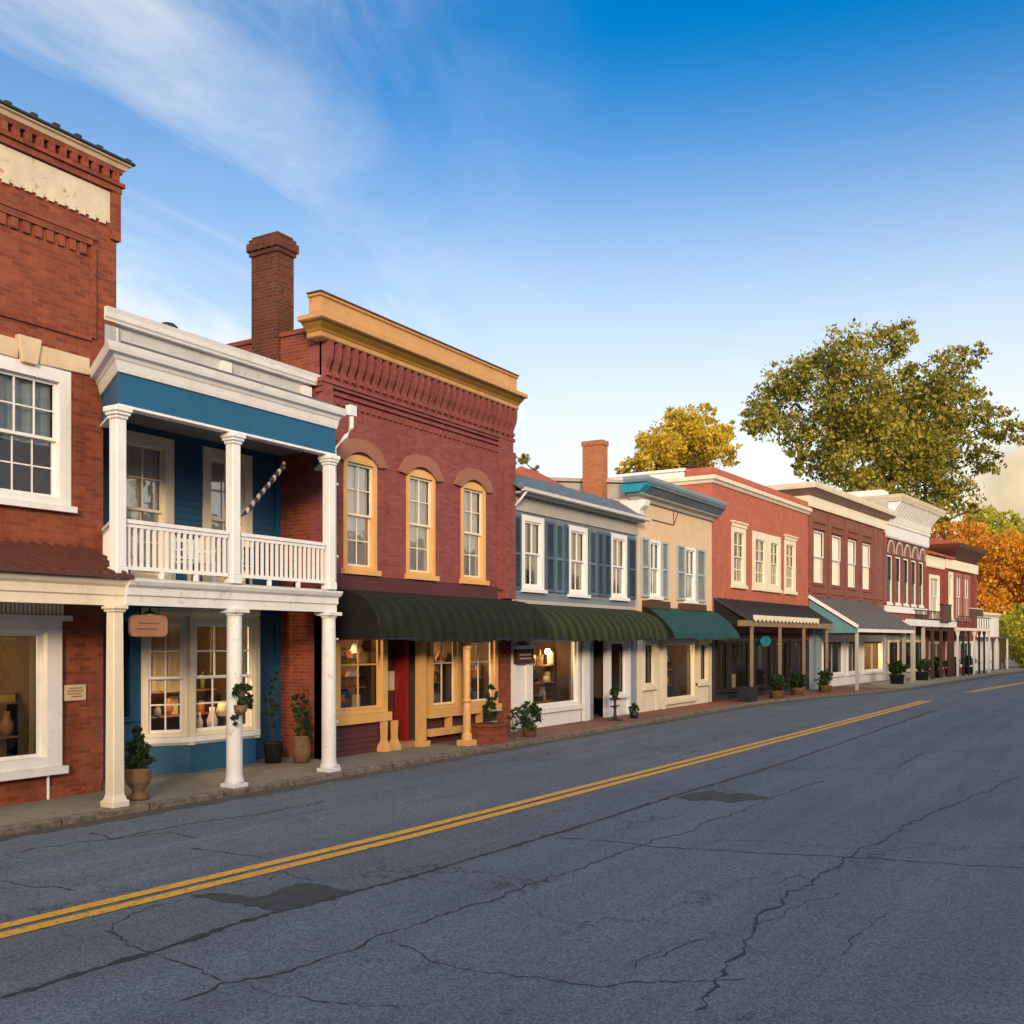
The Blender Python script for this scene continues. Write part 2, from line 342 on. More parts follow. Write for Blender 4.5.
# ------------------------------------------------------------------ mesh helpers
class MB:
    def __init__(s, T=None): s.v, s.f, s.T = [], [], T or (lambda p: p)
    def add(s, vs, fs):
        k = len(s.v); s.v += [s.T(p) for p in vs]; s.f += [tuple(k + i for i in f) for f in fs]; return s
    def box(s, x0, x1, y0, y1, z0, z1):
        return s.add([(x0, y0, z0), (x1, y0, z0), (x1, y1, z0), (x0, y1, z0), (x0, y0, z1), (x1, y0, z1), (x1, y1, z1), (x0, y1, z1)],
                     [(0, 3, 2, 1), (4, 5, 6, 7), (0, 1, 5, 4), (1, 2, 6, 5), (2, 3, 7, 6), (3, 0, 4, 7)])
    def quad(s, a, b, c, d): return s.add([a, b, c, d], [(0, 1, 2, 3)])
    def poly(s, ps): return s.add(ps, [tuple(range(len(ps)))])
    def prism(s, pts, mk, a, b):
        n = len(pts)
        vs = [mk(p, a) for p in pts] + [mk(p, b) for p in pts]
        fs = [tuple(range(n)), tuple(range(2 * n - 1, n - 1, -1))] + [(i, i + n, (i + 1) % n + n, (i + 1) % n) for i in range(n)]
        return s.add(vs, fs)
    def px(s, yz, x0, x1): return s.prism(yz, lambda p, a: (a, p[0], p[1]), x0, x1)
    def py(s, xz, y0, y1): return s.prism(xz, lambda p, a: (p[0], a, p[1]), y0, y1)
    def pz(s, xy, z0, z1): return s.prism(xy, lambda p, a: (p[0], p[1], a), z0, z1)
    def lathe(s, x, y, prof, n=16):
        vs, fs = [], []
        for r, z in prof:
            for i in range(n):
                a = 2 * math.pi * i / n; vs.append((x + r * math.cos(a), y + r * math.sin(a), z))
        for k in range(len(prof) - 1):
            for i in range(n):
                j = (i + 1) % n; fs.append((k * n + i, k * n + j, (k + 1) * n + j, (k + 1) * n + i))
        fs.append(tuple(range(n - 1, -1, -1))); fs.append(tuple((len(prof) - 1) * n + i for i in range(n)))
        return s.add(vs, fs)
    def tube(s, pts, r0, r1=None, n=8):
        r1 = r0 if r1 is None else r1
        P = [Vector(p) for p in pts]; vs, fs = [], []
        for k, p in enumerate(P):
            d = (P[min(k + 1, len(P) - 1)] - P[max(k - 1, 0)]).normalized()
            a = d.orthogonal().normalized() if abs(d.z) > .95 else d.cross(Vector((0, 0, 1))).normalized(); b = d.cross(a)
            r = r0 + (r1 - r0) * k / max(1, len(P) - 1)
            for i in range(n):
                q = p + (a * math.cos(2 * math.pi * i / n) + b * math.sin(2 * math.pi * i / n)) * r; vs.append(tuple(q))
        for k in range(len(P) - 1):
            for i in range(n):
                j = (i + 1) % n; fs.append((k * n + i, k * n + j, (k + 1) * n + j, (k + 1) * n + i))
        fs.append(tuple(range(n - 1, -1, -1))); fs.append(tuple((len(P) - 1) * n + i for i in range(n)))
        return s.add(vs, fs)
    def bar(s, a, b, w, h):
        a, b = Vector(a), Vector(b); d = (b - a).normalized()
        u = d.cross(Vector((0, 0, 1))); u = (u.normalized() if u.length > 1e-4 else Vector((1, 0, 0))) * w / 2
        q = u.cross(d).normalized() * h / 2
        vs = [tuple(p + k) for p in (a, b) for k in (-u - q, u - q, u + q, -u + q)]
        return s.add(vs, [(0, 1, 2, 3), (7, 6, 5, 4), (0, 4, 5, 1), (1, 5, 6, 2), (2, 6, 7, 3), (3, 7, 4, 0)])
    def sweep(s, prof, path):
        """prof [(out, z)] carried along a plan path; 'out' lies to the right of the path; corners are mitred"""
        P = [Vector((p[0], p[1])) for p in path]; N = []
        for k in range(len(P)):
            ns = []
            if k > 0: d = (P[k] - P[k - 1]).normalized(); ns.append(Vector((d.y, -d.x)))
            if k < len(P) - 1: d = (P[k + 1] - P[k]).normalized(); ns.append(Vector((d.y, -d.x)))
            if len(ns) == 2: a = (ns[0] + ns[1]).normalized(); N.append(a / max(.35, a.dot(ns[0])))
            else: N.append(ns[0])
        n = len(prof)
        vs = [(p.x + q.x * o, p.y + q.y * o, z) for p, q in zip(P, N) for o, z in prof]
        fs = [(k * n + i, (k + 1) * n + i, (k + 1) * n + (i + 1) % n, k * n + (i + 1) % n) for k in range(len(P) - 1) for i in range(n)]
        fs += [tuple(range(n)), tuple((len(P) - 1) * n + i for i in range(n - 1, -1, -1))]
        return s.add(vs, fs)
    def front(s, x0, x1, z0, z1, holes, y=0.0, rev=.22):
        """a wall face with real openings and their reveals"""
        xs = sorted({x0, x1, *[h[0] for h in holes], *[h[1] for h in holes]}); zs = sorted({z0, z1, *[h[2] for h in holes], *[h[3] for h in holes]})
        for i in range(len(xs) - 1):
            for j in range(len(zs) - 1):
                cx, cz = (xs[i] + xs[i + 1]) / 2, (zs[j] + zs[j + 1]) / 2
                if any(h[0] < cx < h[1] and h[2] < cz < h[3] for h in holes): continue
                s.quad((xs[i], y, zs[j]), (xs[i + 1], y, zs[j]), (xs[i + 1], y, zs[j + 1]), (xs[i], y, zs[j + 1]))
        for a, b, c, d in holes:
            s.quad((a, y, c), (a, y, d), (a, y + rev, d), (a, y + rev, c)); s.quad((b, y, d), (b, y, c), (b, y + rev, c), (b, y + rev, d))
            s.quad((a, y, d), (b, y, d), (b, y + rev, d), (a, y + rev, d)); s.quad((b, y, c), (a, y, c), (a, y + rev, c), (b, y + rev, c))
        return s
    def shell(s, x0, x1, depth, z0, z1, y=0.0):
        """left, right and rear faces of a building"""
        s.quad((x0, depth, z0), (x0, y, z0), (x0, y, z1), (x0, depth, z1)); s.quad((x1, y, z0), (x1, depth, z0), (x1, depth, z1), (x1, y, z1))
        s.quad((x1, depth, z0), (x0, depth, z0), (x0, depth, z1), (x1, depth, z1)); return s
    def boards(s, x0, x1, z0, z1, holes, y=0.0, pitch=.13, lip=.016):
        z = z0
        cuts = sorted({h[2] for h in holes} | {h[3] for h in holes})
        while z < z1 - 1e-4:
            t = min(z + pitch, z1)
            zz = [z] + [q for q in cuts if z + 1e-3 < q < t - 1e-3] + [t]
            for a, b in zip(zz, zz[1:]):
                free = [(x0, x1)]
                for h in holes:
                    if h[2] < (a + b) / 2 < h[3]:
                        nf = []
                        for p, q in free:
                            if h[1] <= p or h[0] >= q: nf.append((p, q)); continue
                            if h[0] > p: nf.append((p, h[0]))
                            if h[1] < q: nf.append((h[1], q))
                        free = nf
                ya, yb = y - lip * (t - a) / pitch, y - lip * (t - b) / pitch
                for p, q in free:
                    s.quad((p, ya, a), (q, ya, a), (q, yb, b), (p, yb, b))
                    if a == z: s.quad((p, y + .002, a), (q, y + .002, a), (q, ya, a), (p, ya, a))
            z = t
        return s
    def build(s, name, mat, parent=None, smooth=False, bevel=0, recalc=True):
        me = bpy.data.meshes.new(name); me.from_pydata(s.v, [], s.f); me.update()
        if recalc or bevel:
            bm = bmesh.new(); bm.from_mesh(me)
            if recalc: bmesh.ops.recalc_face_normals(bm, faces=bm.faces)
            bm.to_mesh(me); bm.free()
        if smooth:
            for p in me.polygons: p.use_smooth = True
        me.materials.append(M[mat] if isinstance(mat, str) else mat)
        o = bpy.data.objects.new(name, me); COL.objects.link(o); o.parent = parent
        if bevel:
            bv = o.modifiers.new('bevel', 'BEVEL'); bv.width = bevel; bv.segments = 1; bv.limit_method = 'ANGLE'
        return o
def each(F, name, mat, boxes, parent=None):
    for b in boxes: F.mb().box(*b).build(name, mat, parent or F.o)
def tag(o, label, cat, group=None):
    o['label'] = label; o['category'] = cat
    if group: o['group'] = group
    return o
def struct(o, kind='structure'): o['kind'] = kind; return o
def thing(name, label, cat, loc=(0, 0, 0), rz=0, group=None):
    o = bpy.data.objects.new(name, None); COL.objects.link(o); o.empty_display_size = .3
    o.location = loc; o.rotation_euler = (0, 0, rz)
    return tag(o, label, cat, group)
def copy_thing(src, loc, rz, label, group=None):
    c = src.copy(); COL.objects.link(c); c.location = loc; c.rotation_euler = (0, 0, rz); c['label'] = label
    if group: c['group'] = group
    for ch in list(src.children):
        d = ch.copy(); COL.objects.link(d); d.parent = c
        for g in list(ch.children):
            e = g.copy(); COL.objects.link(e); e.parent = d
    return c

class Frame:
    """a facade: local x runs along the front, -y points to the street; o is the building, T maps facade coordinates to the building's"""
    def __init__(s, o, ox=0.0, oy=0.0, th=0.0): s.o, s.ox, s.oy, s.c, s.s = o, ox, oy, math.cos(th), math.sin(th)
    def T(s, p): return (s.ox + p[0] * s.c - p[1] * s.s, s.oy + p[0] * s.s + p[1] * s.c, p[2])
    def mb(s): return MB(s.T)
    def world(s, p):
        a = s.o.rotation_euler.z; x, y, z = s.T(p)
        return Vector((s.o.location.x + x * math.cos(a) - y * math.sin(a), s.o.location.y + x * math.sin(a) + y * math.cos(a), z))
def building(name, label, u, v, th=0.0, shift=0.0, cat='building'):
    o = thing(name, label, cat, (u, v, 0), th)
    return Frame(o, -shift, 0, 0)
def survey(px, py, z=0.0):
    """point of the street surface measured from the photograph"""
    d = FPX * (EYE - z) / (py - HORIZON); r = (px - 512) / FPX * d
    return (d * CA + r * SA, d * SA - r * CA)
def at_depth(px, py, d):
    r = (px - 512) / FPX * d
    return Vector((d * CA + r * SA, d * SA - r * CA, EYE + (HORIZON - py) * d / FPX))

def window(F, x0, x1, z0, z1, trim='white', sash='white', cas=.13, proud=.05, rec=.12, cols=2, rows=4, split=True, sill=.08, sillmat=None,
           curtain=None, pane='glass', room='interior_dark', depth=.9, arch=0.0, topc=None, head=0.0, mun=.022, y=0.0, name='window', half=False, curt_h=1.0):
    """casing, sashes and glazing bars in one frame; pane, sill, curtain and the room behind are its pieces"""
    a, b, c, d = x0 + cas, x1 - cas, z0 + cas * .6, z1 - (cas if topc is None else topc)
    m = F.mb()
    m.box(x0, a, y - proud, y + rec + .05, z0, z1); m.box(b, x1, y - proud, y + rec + .05, z0, z1)
    m.box(a, b, y - proud, y + rec + .05, d, z1); m.box(a, b, y - proud + .003, y + rec + .05, z0, c)
    if arch:
        n = 10; pts = [(x0, z1)] + [(x0 + (x1 - x0) * i / n, z1 + arch * (1 - (2 * i / n - 1) ** 2)) for i in range(1, n)] + [(x1, z1)]
        m.py(pts, y - proud, y + rec)
    if head:
        m.box(x0 - .05, x1 + .05, y - proud - .04, y - proud, z1 - .02, z1 + head); m.box(x0 - .10, x1 + .10, y - proud - .10, y - .003, z1 + head, z1 + head + .06)
    fr = m.build(name, trim, F.o)
    sm = F.mb(); st = .05
    ys0, ys1 = y + rec - .035, y + rec + .02
    def sashset(za, zb, yy):
        sm.box(a, a + st, yy, yy + .04, za, zb); sm.box(b - st, b, yy, yy + .04, za, zb)
        sm.box(a + st, b - st, yy, yy + .04, za, za + st); sm.box(a + st, b - st, yy, yy + .04, zb - st, zb)
        for i in range(1, cols):
            xm = a + st + (b - a - 2 * st) * i / cols; sm.box(xm - mun / 2, xm + mun / 2, yy + .005, yy + .03, za + st, zb - st)
        rr = rows // 2 if split else rows
        for i in range(1, rr):
            zm = za + st + (zb - za - 2 * st) * i / rr; sm.box(a + st, b - st, yy + .007, yy + .028, zm - mun / 2, zm + mun / 2)
    if split:
        h = (c + d) / 2
        sashset(c, h + .02, ys1); sashset(h - .02, d, ys0)
    else: sashset(c, d, ys0 + .01)
    sm.build('sash', sash, fr)
    p = F.mb()
    p.quad((a, y + rec + .035, c), (b, y + rec + .035, c), (b, y + rec + .035, d), (a, y + rec + .035, d))
    p.build('pane', pane, fr, recalc=False)
    if sill:
        F.mb().box(x0 - .06, x1 + .06, y - proud - .08, y - .002, z0 - sill, z0 - .002).build('sill', sillmat or trim, fr)
    if curtain:
        cm = F.mb(); yc = y + rec + .085; zc = d - (d - c) * curt_h
        segs = [(a, b)] if not half else [(a, a + (b - a) * .34), (b - (b - a) * .34, b)]
        for p0, p1 in segs:
            n = max(6, int((p1 - p0) / .05)); ph = random.random() * 6
            for i in range(n):
                xa, xb = p0 + (p1 - p0) * i / n, p0 + (p1 - p0) * (i + 1) / n
                ya, yb = yc + .03 * math.sin(i * 1.25 + ph), yc + .03 * math.sin((i + 1) * 1.25 + ph)
                cm.quad((xa, ya, zc), (xb, yb, zc), (xb, yb, d), (xa, ya, d))
        cm.build('curtain', curtain, fr, smooth=True)
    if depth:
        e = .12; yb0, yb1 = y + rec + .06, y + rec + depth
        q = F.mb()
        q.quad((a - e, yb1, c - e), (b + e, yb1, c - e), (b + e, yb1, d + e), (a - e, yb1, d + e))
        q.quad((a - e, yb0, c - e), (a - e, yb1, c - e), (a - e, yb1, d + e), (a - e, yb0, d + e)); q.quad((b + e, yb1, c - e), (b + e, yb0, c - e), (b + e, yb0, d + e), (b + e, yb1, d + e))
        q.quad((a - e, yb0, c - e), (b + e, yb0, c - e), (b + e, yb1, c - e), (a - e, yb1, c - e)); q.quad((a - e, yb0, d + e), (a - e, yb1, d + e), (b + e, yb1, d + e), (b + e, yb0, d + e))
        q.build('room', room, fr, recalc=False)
    fr['hole'] = (x0 + cas * .5, x1 - cas * .5, z0 + cas * .3, z1 - cas * .5)
    return fr
def hole(x0, x1, z0, z1, cas=.13): return (x0 + cas * .5, x1 - cas * .5, z0 + cas * .3, z1 - cas * .5)

def awning(F, x0, x1, prof, mat, name='awning', cap='awning_cap', scallop=0.0, y=0.0, ribs=0.0):
    m = F.mb(); n = max(8, int((x1 - x0) / .12))
    def P(i, k):
        f = k / (len(prof) - 1); x = x0 + (x1 - x0) * i / n
        sag = (.018 * math.sin(i * .37 + k) + .022 * math.sin(i * .113 + 1.7) + .008 * math.sin(i * 1.9 + k * 2.3)) * f
        rb = ribs * abs(math.sin(math.pi * (x - x0) / .5)) * f
        return (x, y + prof[k][0] + sag - rb, prof[k][1] + sag - rb * .4)
    for i in range(n):
        for k in range(len(prof) - 1): m.quad(P(i, k), P(i + 1, k), P(i + 1, k + 1), P(i, k + 1))
        if scallop:
            a, b = P(i, len(prof) - 1), P(i + 1, len(prof) - 1)
            sa = scallop * (.45 + .55 * abs(math.sin(math.pi * i / 4))); sb = scallop * (.45 + .55 * abs(math.sin(math.pi * (i + 1) / 4)))
            m.quad(a, b, (b[0], b[1], b[2] - sb), (a[0], a[1], a[2] - sa))
    aw = m.build(name, mat, F.o, smooth=True, recalc=False)
    for i, x in ((0, x0), (n, x1)):
        c = F.mb(); pts = [P(i, k) for k in range(len(prof))] + [(x, y + prof[0][0], prof[-1][1])]
        c.poly(pts).build('end_panel', cap, aw)
    c = F.mb()
    c.tube([(x0, y + prof[-1][0] + .02, prof[-1][1] + .02), (x1, y + prof[-1][0] + .02, prof[-1][1] + .02)], .018, n=6)
    for x in (x0 + .03, (x0 + x1) / 2, x1 - .03): c.tube([(x, y, prof[-1][1] + .02), (x, y + prof[-1][0] + .02, prof[-1][1] + .02)], .016, n=6)
    c.build('awning_frame', 'iron', aw)
    return aw

def foliage(m, blobs, n, size, rnd, shell=.45, flat=.0):
    """leaf-sized faces spread through ellipsoids; blobs = [(centre, (rx, ry, rz))]"""
    vol = [b[1][0] * b[1][1] * b[1][2] for b in blobs]; tot = sum(q ** .75 for q in vol)
    for (c, r), q in zip(blobs, vol):
        k = int(n * q ** .75 / tot)
        clumps = []
        for _ in range(max(5, k // 19)):
            d = Vector((rnd.gauss(0, 1), rnd.gauss(0, 1), rnd.gauss(0, 1))).normalized(); f = (shell + (1 - shell) * rnd.random()) ** .6 * (1 + .14 * rnd.gauss(0, 1))
            clumps.append(Vector((c[0] + d.x * r[0] * f, c[1] + d.y * r[1] * f, c[2] + d.z * r[2] * f)))
        sp = min(r) * .155
        for _ in range(k):
            p = rnd.choice(clumps) + Vector((rnd.gauss(0, sp), rnd.gauss(0, sp), rnd.gauss(0, sp * .7)))
            a = Vector((rnd.gauss(0, 1), rnd.gauss(0, 1), rnd.gauss(0, .6))).normalized(); b = a.orthogonal().normalized()
            b.rotate(Matrix.Rotation(rnd.random() * 6.28, 3, a)); e = a.cross(b)
            h = size * (.40 + 1.25 * rnd.random() ** 1.6); w = h * (.4 + .3 * rnd.random())
            m.add([tuple(p - b * h * .5), tuple(p + e * w * .5 - b * h * .05), tuple(p + b * h * .5), tuple(p - e * w * .5 - b * h * .05)], [(0, 1, 2, 3)])
    return m

# ------------------------------------------------------------------ ground, road, pavement
m = MB(); m.quad((-600, -1500, -.05), (2500, -1500, -.05), (2500, 1500, -.05), (-600, 1500, -.05))
struct(m.build('ground', 'earth'))
KERB = [(-40, 12.78), (8, 12.80), (20, 12.80), (41, 12.85), (46, 12.1), (51, 10.9), (57, 9.95), (70, 9.15), (84, 8.4), (105, 6.6), (140, 1.5)]
m = MB(); m.poly([(x, y, 0) for x, y in KERB] + [(140, -14, 0), (-40, -14, 0)][0:]); struct(m.build('road', 'asphalt'))
def ribbon(m, pts, w, z=.004, jag=0.0, rnd=random):
    w = w * (.64 if jag else 1)
    P = [Vector((p[0], p[1])) for p in pts]; out = []
    for a, b in zip(P, P[1:]):
        k = max(1, int((b - a).length / .07)) if jag else 1
        for i in range(k): out.append(a.lerp(b, i / k))
    out.append(P[-1]); L, Rr = [], []; wob = 0
    for i, p in enumerate(out):
        d = (out[min(i + 1, len(out) - 1)] - out[max(i - 1, 0)]).normalized(); n = Vector((-d.y, d.x))
        wob = wob * .8 + (rnd.random() - .5) * jag; q = p + n * wob
        ww = w * (.30 + 1.25 * rnd.random() ** 1.5) if jag else w
        if jag and i in (0, len(out) - 1): ww *= .25
        L.append(q + n * ww / 2); Rr.append(q - n * ww / 2)
    for i in range(len(out) - 1): m.quad((L[i].x, L[i].y, z), (L[i + 1].x, L[i + 1].y, z), (Rr[i + 1].x, Rr[i + 1].y, z), (Rr[i].x, Rr[i].y, z))
def offset(pts, o):
    res = []
    for i, p in enumerate(pts):
        a, b = pts[max(i - 1, 0)], pts[min(i + 1, len(pts) - 1)]; l = math.hypot(b[0] - a[0], b[1] - a[1])
        res.append((p[0] - (b[1] - a[1]) / l * o, p[1] + (b[0] - a[0]) / l * o))
    return res
centre = [(-30, 9.6), (5.5, 8.62), (10.9, 8.27), (18, 8.08), (28, 7.82), (46.5, 7.42)]
dash = [(55, 6.9), (62, 6.25), (69, 5.5), (84, 4.3), (110, 2.0)]
m = MB()
for L in (centre, dash):
    for o in (.14, -.14): ribbon(m, offset(L, o), .175, .008)
struct(m.build('road_markings', 'line', recalc=False))
CR = [([(0, 998), (152, 953), (270, 914), (352, 893), (400, 880), (552, 835), (674, 796), (778, 765), (936, 710)], .125),
      ([(176, 1002), (220, 985), (290, 970), (400, 931), (497, 896), (583, 866), (656, 841), (741, 811), (820, 780)], .040),
      ([(385, 940), (443, 965), (601, 985), (723, 982), (745, 978)], .026),
      ([(700, 1012), (726, 972), (750, 930), (753, 915), (802, 890), (851, 857), (918, 820), (985, 793), (1015, 777)], .045),
      ([(555, 837), (644, 845), (827, 857), (1024, 868), (1100, 872)], .045), ([(778, 769), (900, 769), (1024, 771)], .04),
      ([(0, 857), (39, 848), (109, 839), (168, 832), (203, 838)], .05), ([(109, 839), (219, 820), (316, 804), (345, 798)], .05),
      ([(95, 832), (109, 840)], .07), ([(188, 848), (238, 855), (258, 858)], .035), ([(188, 900), (130, 915), (98, 932), (137, 953), (156, 957), (191, 973), (215, 983)], .028),
      ([(250, 982), (281, 996), (332, 1004), (400, 1010)], .022), ([(0, 881), (23, 887), (78, 889)], .035), ([(632, 968), (711, 931)], .018),
      ([(780, 885), (800, 875), (812, 880)], .02), ([(750, 925), (806, 905), (842, 893)], .018), ([(895, 769), (925, 752), (985, 750), (1010, 752)], .05),
      ([(620, 965), (680, 945), (740, 930)], .012), ([(270, 880), (285, 872), (310, 882)], .03), ([(835, 960), (860, 930), (885, 912)], .014)]
rnd = random.Random(3); m = MB()
for i, (pts, w) in enumerate(CR): ribbon(m, [survey(*p) for p in pts], w, .004 + i * .00005, .03 if i == 0 else .09, rnd)
struct(m.build('road_cracks', 'crack', recalc=False))
m = MB()
for poly in ([(191, 896), (219, 893), (250, 898), (268, 896), (280, 889), (296, 884), (310, 883), (326, 886), (349, 892), (330, 897), (313, 905), (290, 910), (273, 914), (268, 909), (234, 903)],
             [(678, 797), (695, 793), (712, 791), (730, 794), (752, 794), (772, 799), (748, 800), (730, 803), (712, 800), (692, 801)]):
    P = [Vector(survey(*p)) for p in poly]; out = []
    for a, b in zip(P, P[1:] + P[:1]):
        for i in range(6): q = a.lerp(b, i / 6); s_ = .028 if poly[0][0] > 600 else .022; out.append((q.x + rnd.gauss(0, s_), q.y + rnd.gauss(0, s_ * .6), .0055))
    m.poly(out)
struct(m.build('road_patches', 'patch', recalc=False))
m = MB(); g0 = [(-40, 12.79)] + KERB[1:]
rnd = random.Random(5)
for (a, b) in zip(KERB, KERB[1:]):
    k = int(math.hypot(b[0] - a[0], b[1] - a[1]) / .3)
    for i in range(k):
        f0, f1 = i / k, (i + 1) / k
        p = [(a[0] + (b[0] - a[0]) * f, a[1] + (b[1] - a[1]) * f) for f in (f0, f1)]
        if i == 0: w0 = .3
        w1 = .22 + .2 * rnd.random()
        m.quad((p[0][0], p[0][1] - w0, .004), (p[1][0], p[1][1] - w1, .004), (p[1][0], p[1][1] + .01, .004), (p[0][0], p[0][1] + .01, .004)); w0 = w1
struct(m.build('gutter', 'gutter', recalc=False))
m = MB(); m.sweep([(0, -.03), (0, .085), (-.02, .1), (-.18, .1), (-.18, -.03)], KERB); struct(m.build('kerb', 'kerb_stone'))
def walk(u0, u1, mat):
    pts = [(u0, None), (u1, None)]
    def kv(u):
        for a, b in zip(KERB, KERB[1:]):
            if a[0] <= u <= b[0]: return a[1] + (b[1] - a[1]) * (u - a[0]) / (b[0] - a[0])
        return KERB[-1][1]
    us = sorted({u0, u1, *[k[0] for k in KERB if u0 < k[0] < u1]})
    m = MB(); m.poly([(u, kv(u) + .181, .097) for u in us] + [(u1, 30, .097), (u0, 30, .097)]); return struct(m.build('pavement', mat, recalc=False))
walk(-40, 20.2, 'concrete'); walk(20.2, 56, 'paver'); walk(56, 140, 'concrete')
m = MB(); rnd = random.Random(17)                                   # loose stones along the kerb
for _ in range(900):
    u = rnd.choice((rnd.uniform(8, 40), rnd.gauss(16.2, .8), rnd.gauss(19.5, 1.0), rnd.gauss(24, 1.2)))
    on = rnd.random() < .35
    v = (13.0 + abs(rnd.gauss(0, .25))) if on else 12.72 - abs(rnd.gauss(0, .16)); z = .1 if on else .004; r = .008 + .018 * rnd.random() ** 2
    a = rnd.random() * 3; m.add([(u + r * math.cos(a + k * 1.57), v + r * math.sin(a + k * 1.57) * .8, z - .002) for k in range(4)] + [(u + rnd.gauss(0, .3) * r, v, z + r)], [(0, 1, 4), (1, 2, 4), (2, 3, 4), (3, 0, 4)])
struct(m.build('gravel', 'kerb', recalc=False), 'stuff')
#@@BUILDINGS@@
M['ceiling'] = paint('ceiling', (.22, .23, .25), .7, .1)
# ================================================================== 1  brick corner building at the near end
B = building('brick_building', 'tall red brick building at the left edge with whitewashed band and brown metal canopy', 9.0, 14.6, 0, 9.0)
o = B.o
wins = [(8.92, 10.43, 4.74, 6.90), (5.4, 6.91, 4.74, 6.90)]
shop = (6.6, 10.22, .61, 2.98)
w = B.mb(); w.front(-10, 11.05, 0, 10.62, [hole(*q) for q in wins] + [hole(*shop, .26)]); w.shell(-10, 11.05, 11, 0, 10.62)
w.build('wall', 'brick_near', o, recalc=False)
B.mb().box(11.051, 11.31, 0, 11, 7.22, 10.62).build('party_wall', 'brick_near', o)
for q in wins:
    window(B, *q, trim='white', cas=.20, proud=.03, rec=.09, cols=3, rows=4, sill=.10, room='interior_dark', depth=.8, pane='glass_shop', curtain='shutter_pale', curt_h=.55)
    c = (q[0] + q[1]) / 2
    m = B.mb(); m.py([(c - 1.02, 6.93), (c - .18, 6.90), (c - .14, 7.2), (c - 1.02, 7.2)], -.05, .05); m.py([(c + .18, 6.90), (c + 1.09, 6.93), (c + 1.09, 7.2), (c + .14, 7.2)], -.05, .05)
    l = m.build('lintel', 'stone', o, bevel=.01)
    B.mb().py([(c - .13, 6.86), (c + .13, 6.86), (c + .20, 7.27), (c - .20, 7.27)], -.10, .04).build('keystone', 'stone', l, bevel=.012)
m = B.mb(); m.box(-10, 11.17, -.02, .1, 9.60, 10.08)
fz = m.build('frieze_band', 'whitewash', o)
m = B.mb(); rnd = random.Random(2); x = -1.0; m.box(-10, 11.17, -.018, .05, 9.56, 9.598)
while x < 11.05: m.box(x, x + .10, -.045, .05, 9.50 + rnd.random() * .03, 9.6); x += .19
m.build('frieze_tooth_course', 'whitewash', fz)
m = B.mb(); m.box(-10, 11.37, -.07, .1, 10.10, 10.20); m.box(-10, 11.41, -.11, .1, 10.204, 10.27)
m.box(11.18, 11.36, -.055, .1, 9.3, 10.098)
x = 0.0
while x < 11.25: m.box(x, x + .10, -.10, .05, 10.28, 10.42); x += .20
m.box(-10, 11.37, -.09, .1, 10.424, 10.50); m.build('brick_cornice', 'brick_near', o)
m = B.mb(); m.box(-10, 10.82, -.055, .05, 9.06, 9.16); m.box(-10, 10.86, -.075, .05, 9.164, 9.24); m.box(10.80, 10.88, -.055, .05, 7.55, 9.058); m.box(-10, 10.80, -.045, .05, 7.50, 7.56)
x = 0.0
while x < 10.7: m.box(x, x + .11, -.04, .05, 8.88, 9.05); x += .2
m.build('recessed_brick_panel', 'brick_near', o)
m = B.mb(); m.sweep([(-.05, 10.502), (.10, 10.502), (.13, 10.56), (.17, 10.58), (.17, 10.61), (-.05, 10.61)], [(-10, 0), (11.33, 0), (11.33, 6)]); co = m.build('coping', 'stone', o)
m = B.mb(); m.sweep([(-.3, 10.622), (.21, 10.612), (.20, 10.65), (-.3, 10.72)], [(-10, 0), (11.33, 0), (11.33, 6)])
for i in range(24): xx = 2 + i * .4 + rnd.random() * .2; m.box(xx, xx + .10, -.2, .1, 10.63, 10.675 + .03 * rnd.random())
m.build('roof_edge', 'shingle', co)
B.mb().box(-10, 11.04, .25, 11, 10.3, 10.4).build('roof', 'tar', o)
# canopy
m = B.mb(); yf = -1.72
def slope(x, f): return (x, -.02 + (yf + .02) * f, 4.10 + (3.58 - 4.10) * f)
m.add([(-10, 0, 4.1), (10.88, 0, 4.1), (10.30, yf, 3.58), (-10, yf, 3.58), (-10, 0, 4.04), (10.88, 0, 4.04), (10.30, yf, 3.52), (-10, yf, 3.52)], [(0, 1, 2, 3), (7, 6, 5, 4), (0, 4, 5, 1), (1, 5, 6, 2), (2, 6, 7, 3), (3, 7, 4, 0)])
ca = m.build('canopy_roof', 'roof_brown', o)
m = B.mb(); x = -9.8
while x < 10.6:
    f1 = 1 if x < 10.3 else (10.88 - x) / .58
    a, b = slope(x, 0), slope(x, f1); m.bar((a[0], a[1], a[2] + .02), (b[0], b[1], b[2] + .02), .022, .045); x += .21
m.build('standing_seams', 'roof_brown', ca)
m = B.mb(); m.sweep([(0, 3.12), (.02, 3.12), (.02, 3.26), (.05, 3.28), (.05, 3.40), (.10, 3.44), (.14, 3.50), (.14, 3.515), (-.16, 3.515), (-.16, 3.12)], [(-10, -1.5), (10.255, -1.5)])
m.build('canopy_beam', 'cream', o)
B.mb().box(-10, 10.2, -1.33, -.03, 3.42, 3.47).build('canopy_ceiling', 'pale_grey', o)
